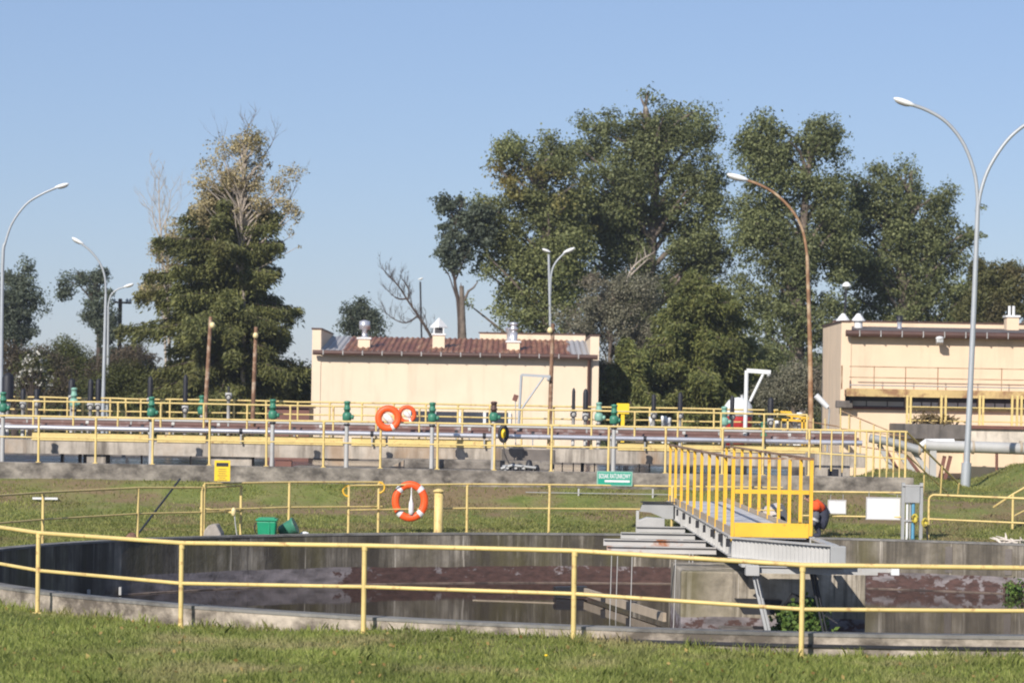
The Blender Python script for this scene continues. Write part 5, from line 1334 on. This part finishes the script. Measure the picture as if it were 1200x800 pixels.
# spruce with yellowing companion behind
def spruce(label, d, cx, ytop, ybot, prof, n_br, seed, mat, leaf, name='spruce_tree', tr=.28, group=None, needles=46):
    g = np.random.default_rng(seed); q = random.Random(seed)
    top, bot = P(cx, ytop, d), P(cx, ybot, d); foot = Vector((bot.x, d, 1.0))
    t = thing(name, label, 'tree', foot, group)
    mb = MB(); mb.tube([foot, foot.lerp(Vector((top.x, d, top.z)), .5), Vector((top.x, d, top.z))], [tr, tr * .6, .03], 8)
    allc, allu = [], []
    Hh = top.z - bot.z; s = d / F
    for i in range(n_br):
        f_ = (i + q.random()) / n_br; z = bot.z + Hh * f_
        az = i * 2.399 + q.uniform(-.4, .4)
        py = ybot + (ytop - ybot) * f_
        lw, rw = interp(-py, [(-a, b) for a, b, c in prof][::1]), interp(-py, [(-a, c) for a, b, c in prof][::1])
        side = math.cos(az); L = ((rw if side > 0 else lw) * abs(side) + (lw + rw) / 2 * (1 - abs(side))) * s * q.choice((q.uniform(.4, .75), q.uniform(.75, 1.28)))
        p0 = Vector((foot.x + (top.x - foot.x) * f_, d, z)); dr = Vector((math.cos(az), math.sin(az), 0))
        up = .25 - .5 * (1 - f_); pts_ = []
        for k in range(6):
            u = k / 5; pts_.append(p0 + dr * L * u + Vector((0, 0, L * (up * u - .22 * u * u + .12 * u ** 3))))
        mb.tube(pts_, [.05, .042, .034, .026, .018, .008], 5, False)
        sd = Vector((-dr.y, dr.x, 0)); m = int(needles * max(L, .6))
        u = g.uniform(.12, 1.02, m); w_ = g.uniform(-1, 1, m) * (.24 * L * (1 - u * .75) + .08)
        hang = -np.abs(g.normal(size=m)) * .22 - np.abs(w_) * .25
        base = np.array([list(pts_[min(int(x * 5), 4)].lerp(pts_[min(int(x * 5) + 1, 5)], x * 5 - int(min(x * 5, 4)))) if x < 1 else list(pts_[5]) for x in u])
        c = base + np.outer(w_, np.array(sd)) + np.stack([np.zeros(m), np.zeros(m), hang], 1) + g.normal(size=(m, 3)) * .06
        uu = np.outer(np.ones(m), np.array(dr)) * .55 + np.outer(np.sign(w_), np.array(sd)) * .6 + np.stack([np.zeros(m), np.zeros(m), -g.uniform(.2, .9, m)], 1) + g.normal(size=(m, 3)) * .35
        allc.append(c); allu.append(uu / np.linalg.norm(uu, axis=1)[:, None])
    c = np.concatenate(allc); u = np.concatenate(allu); m = len(c)
    w_ = g.normal(size=(m, 3)); w_ -= u * (u * w_).sum(1)[:, None]; w_ /= np.linalg.norm(w_, axis=1)[:, None]
    s1 = (leaf * g.uniform(.6, 1.4, m))[:, None]
    v = np.stack([c - u * s1 * 1.3, c + w_ * s1 * .38, c + u * s1 * 1.3, c - w_ * s1 * .38], 1).reshape(-1, 3)
    np_mesh('crown', v, 4, M[mat], t); mb.build('trunk', M['dark_bark'], t); return t
spruce('large dark spruce with ragged drooping branches left of the cream building', 104, 270, 205, 468,
       [(470, 105, 95), (440, 104, 92), (400, 96, 88), (370, 110, 80), (330, 90, 76), (290, 86, 76), (255, 46, 62), (230, 24, 30), (212, 10, 12), (205, 3, 3)][::1], 185, 21, 'spruce', .065, needles=620)
tree('yellowing_tree', 'yellowing half bare tree mingling with the top of the spruce', 103.2,
     [(285, 180, 40, 24), (260, 200, 40, 30), (310, 210, 38, 32), (290, 165, 26, 16), (270, 240, 46, 40), (320, 250, 28, 40), (345, 285, 12, 14), (355, 300, 6, 8), (240, 235, 20, 24)],
     [(285, 480), (285, 350), (283, 250), (286, 180), (287, 152)], .11, 250, 62, 'autumn', 'pale_bark', clump=.34, n_limb=120, seed=14, tr=.11, fill=.42, thin=.45)
tree('yellowing_tree', 'small grey yellow tree at the left flank of the spruce', 106, [(196, 270, 14, 18), (200, 300, 20, 22), (190, 340, 22, 22)], [(200, 480), (198, 380), (194, 260)], .11, 60, 60, 'autumn', 'pale_bark', clump=.4, n_limb=24, seed=15, tr=.1)
spruce('broad dark green conifer right of the cream building', 100, 810, 318, 476, [(480, 80, 75), (440, 78, 74), (400, 62, 76), (370, 46, 66), (340, 30, 46), (318, 6, 6)], 115, 31, 'yew', .065, 'conifer_tree', .2, needles=560)
spruce('low dark green conifer touching the right wall of the cream building', 98, 735, 398, 478, [(480, 44, 50), (440, 40, 48), (415, 24, 34), (398, 5, 5)], 60, 32, 'yew', .065, 'conifer_tree', .12, needles=560)
tree('willow_tree', 'greyish willow bush above the right end of the cream roof', 103, [(715, 350, 40, 34), (685, 375, 34, 34), (735, 390, 36, 40), (700, 420, 46, 36), (660, 395, 16, 24), (745, 340, 26, 28), (720, 450, 30, 30)],
     [(715, 480), (715, 420), (718, 350)], .1, 300, 75, 'willow', clump=.45, n_limb=30, seed=16, tr=.13)
tree('poplar_tree', 'dark poplar at the left edge of the picture', 135, [(22, 325, 18, 18), (10, 350, 24, 26), (32, 350, 14, 24), (18, 385, 30, 26), (-10, 370, 20, 40), (24, 412, 26, 14)], [(18, 480), (18, 400), (22, 320)], .16, 230, 60, 'far_leaf', 'dark_bark', clump=.5, n_limb=20, seed=17, tr=.2, thin=.7)
tree('poplar_tree', 'open poplar with one long left branch behind the grey street lamp', 138, [(112, 325, 11, 16), (116, 350, 15, 20), (118, 375, 20, 14), (84, 335, 14, 9), (96, 328, 10, 8), (74, 343, 7, 5), (126, 385, 12, 18), (128, 408, 9, 14), (106, 372, 8, 8), (120, 320, 8, 14)], [(115, 480), (116, 420), (115, 370), (112, 320)], .15, 130, 62, 'far_leaf', 'dark_bark', clump=.42, n_limb=18, seed=18, tr=.18, fill=.65, vpow=.45, thin=.55)
tree('round_tree', 'small round crowned tree behind the left chimney of the cream roof', 140, [(420, 358, 18, 10), (408, 366, 10, 6), (428, 372, 14, 12), (420, 385, 20, 10), (438, 384, 8, 12)], [(424, 480), (424, 400), (420, 355)], .16, 80, 60, 'far_leaf', 'dark_bark', clump=.45, n_limb=12, seed=19, tr=.14, thin=.6, fill=.6)
GB = 'bushes behind the left end of the terrace'
def bush(label, d, lobes, mat, seed, n=130, leaf=.1, name='bush', group=GB, per=60):
    x = lobes[0][0]
    return tree(name, label, d, lobes, [(x, 482), (x, 470), (x, lobes[0][1])], leaf, n, per, mat, 'dark_bark', clump=.5, n_limb=12, seed=seed, tr=.07, cat='bush', group=group, part='foliage')
bush('brown twiggy bush at the left edge behind the blossom', 118, [(10, 420, 34, 22), (40, 425, 30, 22), (15, 450, 40, 25), (60, 445, 30, 25)], 'brown_bush', 41, 210)
bush('rounded olive bush right of the white blossom', 122, [(75, 425, 20, 26), (90, 435, 18, 26), (66, 445, 20, 24), (100, 450, 20, 20)], 'green_bush', 42, 150)
bush('brownish bush between the grey lamp and the spruce', 120, [(130, 440, 26, 22), (150, 430, 20, 20), (120, 455, 24, 18)], 'brown_bush', 43, 130)
bush('low green bush at the left foot of the spruce', 106, [(150, 448, 26, 22), (185, 452, 26, 22), (165, 462, 34, 14), (120, 458, 20, 14)], 'green_bush', 44, 150)
bush('low green bush between the spruce and the cream building', 106, [(330, 445, 26, 24), (350, 455, 18, 20), (300, 460, 24, 16)], 'green_bush', 45, 130)
bush('grey green bush behind the rusty street lamp foot', 98, [(935, 450, 24, 26), (915, 465, 26, 20), (955, 455, 16, 26)], 'willow', 46, 120, .09)
bush('dark green bush behind the white jib crane', 104, [(895, 440, 30, 34), (870, 460, 30, 20), (840, 470, 30, 14)], 'poplar_grey', 47, 160, .12)
bush('low bushes of the far left horizon seen between street lamp and spruce', 145, [(150, 418, 18, 14), (128, 425, 20, 10), (170, 430, 16, 14)], 'brown_bush', 48, 90, .13)
g = np.random.default_rng(50)
a = P(40, 450, 110)
t = thing('blossom_bush', 'white blossoming bush behind the terrace at far left', 'bush', Vector((a.x, 110, 1.1)))
cl = lobe_pts([(36, 432, 16, 20), (40, 415, 6, 12), (22, 445, 14, 12), (55, 448, 14, 12), (48, 432, 8, 14)], 110, 46, g)
np_mesh('blossom', leaves(np.repeat(cl, 9, 0) + g.normal(size=(414, 3)) * .07, .09, 1.2, 0, g), 4, M['blossom'], t)
np_mesh('foliage', leaves(np.repeat(cl, 14, 0) + g.normal(size=(644, 3)) * .25, .1, 1.4, 0, g), 4, M['green_bush'], t)
mb = MB()
for c in cl: mb.tube([(a.x, 110, 1.1), Vector((a.x, 110, 2.2)).lerp(Vector(c), .5), Vector(c)], [.04, .025, .008], 5)
mb.build('twigs', M['dark_bark'], t)
# far wood on the horizon
cs = []
g = np.random.default_rng(60)
n = 2600
x = g.uniform(-46, 46, n); h = 2.6 + .8 * np.sin(x * .35) + .5 * np.sin(x * .9 + 1); z = 1 + g.uniform(0, 1, n) ** .7 * h
cl = np.stack([x, 165 + g.uniform(-3, 6, n), z], 1)
struct(np_mesh('distant_wood', leaves(np.repeat(cl, 14, 0) + g.normal(size=(n * 14, 3)) * .5, .26, 1.4, 0, g), 4, M['green_bush']), 'stuff')

# ------------------------------------------------------------------ air
hz = MB(); hz.bounds(-450, 450, -390, 490, -4, 24)
hm_ = bpy.data.materials.new('pale_haze'); hm_.use_nodes = True; hn = hm_.node_tree; hn.nodes.clear()
ho = hn.nodes.new('ShaderNodeOutputMaterial'); hv = hn.nodes.new('ShaderNodeVolumePrincipled')
hv.inputs['Color'].default_value = (.86, .91, 1, 1); hv.inputs['Density'].default_value = .00035; hv.inputs['Anisotropy'].default_value = .2
hn.links.new(hv.outputs[0], ho.inputs['Volume'])
struct(hz.build('haze', hm_), 'stuff')

# ------------------------------------------------------------------ light, sky, camera
EL, AZ = math.radians(31), math.radians(27)
w_ = bpy.data.worlds.new('World'); sc.world = w_; w_.use_nodes = True
nt = w_.node_tree; bg = nt.nodes['Background']
sky = nt.nodes.new('ShaderNodeTexSky'); sky.sky_type = 'NISHITA'; sky.sun_disc = False
sky.sun_elevation = EL; sky.sun_rotation = PI + AZ
sky.air_density = 1.0; sky.dust_density = .25; sky.ozone_density = 3.5; sky.altitude = 100
nt.links.new(mix(nt, .35, mix(nt, 1.0, sky.outputs[0], (.98, .95, 1.1), 'MULTIPLY'), (3.9, 5.3, 7.6)), bg.inputs['Color']); bg.inputs['Strength'].default_value = .075
ld = bpy.data.lights.new('sun', 'SUN'); ld.energy = 4.4; ld.angle = math.radians(.5); ld.color = (1, .945, .87)
lo = bpy.data.objects.new('sun', ld); COL.objects.link(lo); lo.rotation_euler = (PI / 2 - EL, 0, -AZ); lo.location = (0, 0, 60)

cd = bpy.data.cameras.new('camera'); co = bpy.data.objects.new('camera', cd); COL.objects.link(co)
cd.sensor_width = 36; cd.lens = 36 * F / 1200; cd.shift_y = 84 / 1200
cd.clip_start = .5; cd.clip_end = 4000
cd.dof.use_dof = True; cd.dof.focus_distance = 52; cd.dof.aperture_fstop = 2.9
co.location = (0, 0, EYE); co.rotation_euler = (PI / 2, -TH, 0)
sc.camera = co
vs_ = sc.view_settings; vs_.view_transform = 'Standard'; vs_.look = 'None'; vs_.exposure = .36; vs_.gamma = 1; vs_.use_curve_mapping = False
sc.render.engine = 'CYCLES'; sc.cycles.max_bounces = 6; sc.cycles.use_denoising = True; sc.cycles.filter_width = 2.0
